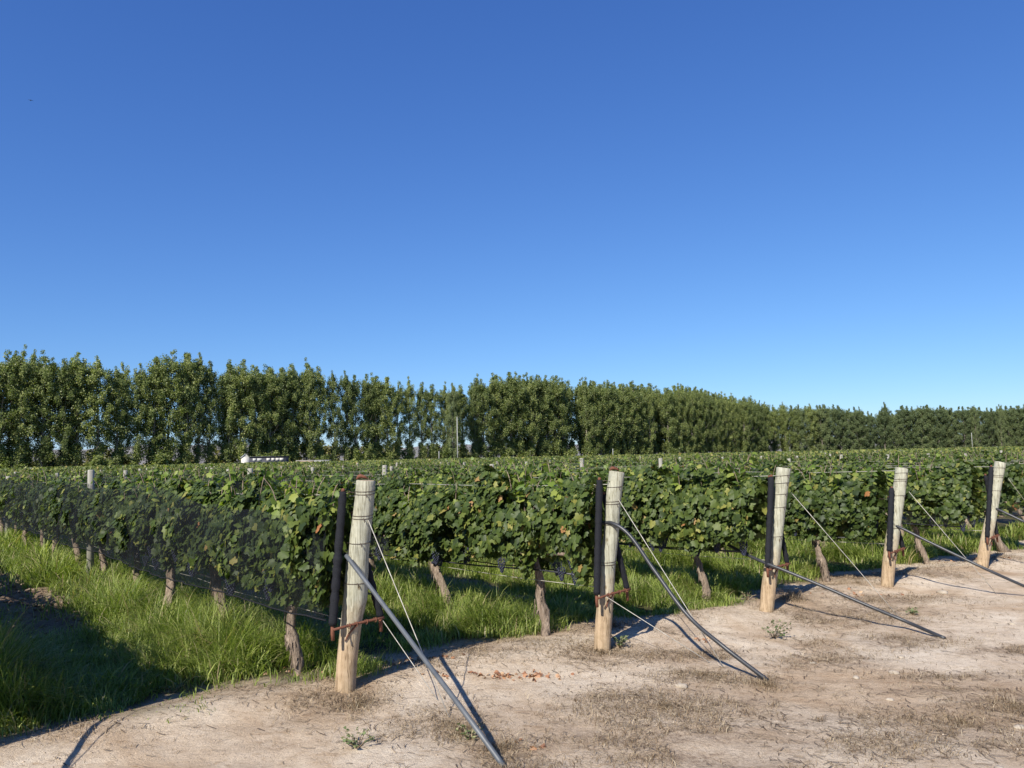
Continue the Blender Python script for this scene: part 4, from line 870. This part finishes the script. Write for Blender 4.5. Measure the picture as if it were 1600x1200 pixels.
# undergrowth between the trunks
def bush_data(seed):
    r = random.Random(seed); rng = np.random.default_rng(seed); st = MB(); C = []
    for i in range(16):
        a = r.uniform(0, 6.28); ln = r.uniform(.3, 1.5); e = Vector((math.cos(a) * ln, math.sin(a) * ln, r.uniform(.8, 3.0) * (1.2 - .3 * ln))); st.tube([(0, 0, -.1), e * .5 + Vector((0, 0, .2)), e], [.05, .03, .01], 5, False)
        for q in range(4):
            c = np.array(e * r.uniform(.4, 1.05)); n = 34; o = norm(rng.normal(0, 1, (n, 3))) * r.uniform(.35, .6) * rng.random((n, 1)) ** .45; C.append(c + o)
    C = np.concatenate(C); n = len(C); V, T = leaves(C, np.array([[0, -.3, .6]]) + rng.normal(0, .7, (n, 3)), rng.normal(0, .8, (n, 3)) - np.array([[0, 0, .4]]), rng.uniform(.14, .30, n), QT, QT_F, rng=rng)
    return st.data('stems', M_TRUNK), V, T
BUSH = []
for s in range(4):
    a, V, T = bush_data(s); BUSH.append((a, mesh('foliage', V, T, None, M_BUSH), mesh('foliage', V, T, None, M_POPLAR)))
bs = []
for i in range(64):
    f = (i + r.random()) / 64; olive = (i % 5 in (1, 3)) or i in (6, 7); p = TREE_A + td * (f ** 1.2) * Ln * .8 + tn * (r.uniform(-3, 1) if not olive else r.uniform(12, 22)); bs.append((p, olive))
bs.sort(key=lambda q: pix(q[0])[0])
for i, (p, olive) in enumerate(bs):
    root = empty('bush', (p.x, p.y, 0), r.uniform(0, 6.28)); z = r.uniform(.8, 1.5) * (1.5 if olive else 1); root.scale = (z * 1.3, z * 1.3, z)
    tag(root, f'{"olive yellow" if olive else "dark green"} bush under the poplars, {ordn(i + 1)} from the left', 'bush', 'bushes between the poplar trunks'); v = BUSH[r.randrange(4)]
    link('stems', v[0], root); link('foliage', v[1] if olive else v[2], root)

# ------------------------------------------------------------------ far buildings, pole, bird
def B(px, d): q = at(px, 718, d); return Vector((q.x, q.y, 0))
p = B(383, 122); root = empty('hut', p, .4); tag(root, 'tiny white hut with a dark doorway below the poplars at left', 'hut')
ztop = at(383, 714.5, 122).z
mb = MB(); mb.box((0, 0, ztop / 2), (1.15, 1.3, ztop)); mb.add([(-.575, -.65, ztop), (.575, -.65, ztop), (0, -.65, ztop + .45), (-.575, .65, ztop), (.575, .65, ztop), (0, .65, ztop + .45)], T=[(0, 1, 2), (5, 4, 3)]); mb.build('wall', M_WHITE, root)
mb = MB()
for s_ in (-1, 1):
    mb.add([(s_ * .7, -.75, ztop - .1), (0, -.75, ztop + .48), (0, .75, ztop + .48), (s_ * .7, .75, ztop - .1), (s_ * .7, -.75, ztop - .04), (0, -.75, ztop + .54), (0, .75, ztop + .54), (s_ * .7, .75, ztop - .04)], Q=[(0, 1, 2, 3), (7, 6, 5, 4), (0, 4, 5, 1), (1, 5, 6, 2), (2, 6, 7, 3), (3, 7, 4, 0)])
mb.build('roof', M_GREYP, root); MB().box((.05, -.66, .85), (.4, .06, 1.6)).build('door', M_DARKWALL, root)
p = B(420, 128); root = empty('long_shed', p, .12); tag(root, 'long low dark shed with white and pale blue panels beside the white hut', 'shed')
zt = at(420, 714, 128).z; L_ = 6.0
MB().box((0, 0, zt / 2), (L_, 3, zt)).build('wall', M_DARKWALL, root)
MB().box((0, 0, zt + .05), (L_ + .3, 3.3, .1)).build('roof', M_DARKWALL, root)
for j, (x_, w_, m_) in enumerate(((-2.0, .5, M_GREYP), (-1.2, .7, M_GREYP), (.2, .55, M_WHITE), (.95, .5, M_WHITE), (1.65, .55, M_WHITE), (2.3, .6, M_WHITE))):
    MB().box((x_, -1.52, zt - .42), (w_, .05, .42)).build('panel', m_, root)
p = B(490, 134); root = empty('low_wall', p, .1); tag(root, 'low pinkish brick wall glimpsed under the poplars right of the long shed', 'wall'); zt = at(490, 719.5, 134).z
MB().box((-1.5, 0, zt / 2), (3.0, .3, zt)).build('brick_panel', M_BRICK, root); MB().box((1.4, 0, zt / 2), (2.6, .28, zt * .97)).build('grey_panel', M_GREYP, root); MB().box((0, 0, zt + .03), (6, .4, .06)).build('coping', M_WHITE, root)
p = B(715, 168); zt = at(714.5, 652, 168).z; root = empty('utility_pole', p); tag(root, 'tall thin white pole standing in front of the poplars', 'pole'); MB().tube([(0, 0, -.3), (0, 0, zt)], [.10, .06], 10).build('shaft', M_GREYP, root); MB().tube([(0, 0, zt), (0, 0, zt + .12)], [.10, .05], 10).build('cap', M_GREYP, root)
for px, h_, lab in ((686, 711, 'short white stake under the poplars left of the tall pole'), (958, 707, 'white marker stake at the far end of the vineyard in the middle'), (1521, 690, 'pale bare trunk-like pole in front of the right-hand belt')):
    d = 168 if px < 900 else (205 if px < 1200 else 285); p = B(px, d); zt = at(px, h_ - (14 if px == 1521 else 6), d).z; o = MB().tube([(0, 0, -.2), (0, 0, zt - .1), (0, 0, zt)], [.10, .08, .05], 8).build('marker_stake', M_GREYP, None, True, p); tag(o, lab, 'stake', 'white stakes along the far edge of the vineyard')
bp = at(48, 157, 55); root = empty('bird', bp, 2.2); tag(root, 'tiny dark bird flying high in the blue sky at upper left', 'bird')
mb = MB(); mb.tube([(-.11, 0, 0), (-.07, 0, .002), (0, 0, .004), (.06, 0, .006), (.085, 0, .012), (.10, 0, .012)], [.006, .016, .026, .018, .013, .003], 10)
for s_ in (-1, 1):
    mb.add([(.04, s_ * .015, .012), (.06, s_ * .09, .035), (.02, s_ * .19, .02), (-.01, s_ * .1, .028), (-.035, s_ * .015, .008), (.04, s_ * .015, .006), (.06, s_ * .09, .029), (.02, s_ * .19, .018), (-.01, s_ * .1, .022), (-.035, s_ * .015, .002)],
           T=[(0, 1, 3), (0, 3, 4), (1, 2, 3), (5, 8, 6), (5, 9, 8), (6, 8, 7)], Q=[(0, 5, 6, 1), (1, 6, 7, 2), (2, 7, 8, 3), (3, 8, 9, 4)])
mb.add([(-.09, -.01, .001), (-.17, -.03, 0), (-.17, .03, 0), (-.09, .01, .001), (-.09, 0, .006)], T=[(0, 1, 4), (1, 2, 4), (2, 3, 4)], Q=[(0, 3, 2, 1)])
mb.build('body', M_BIRD, root, True)
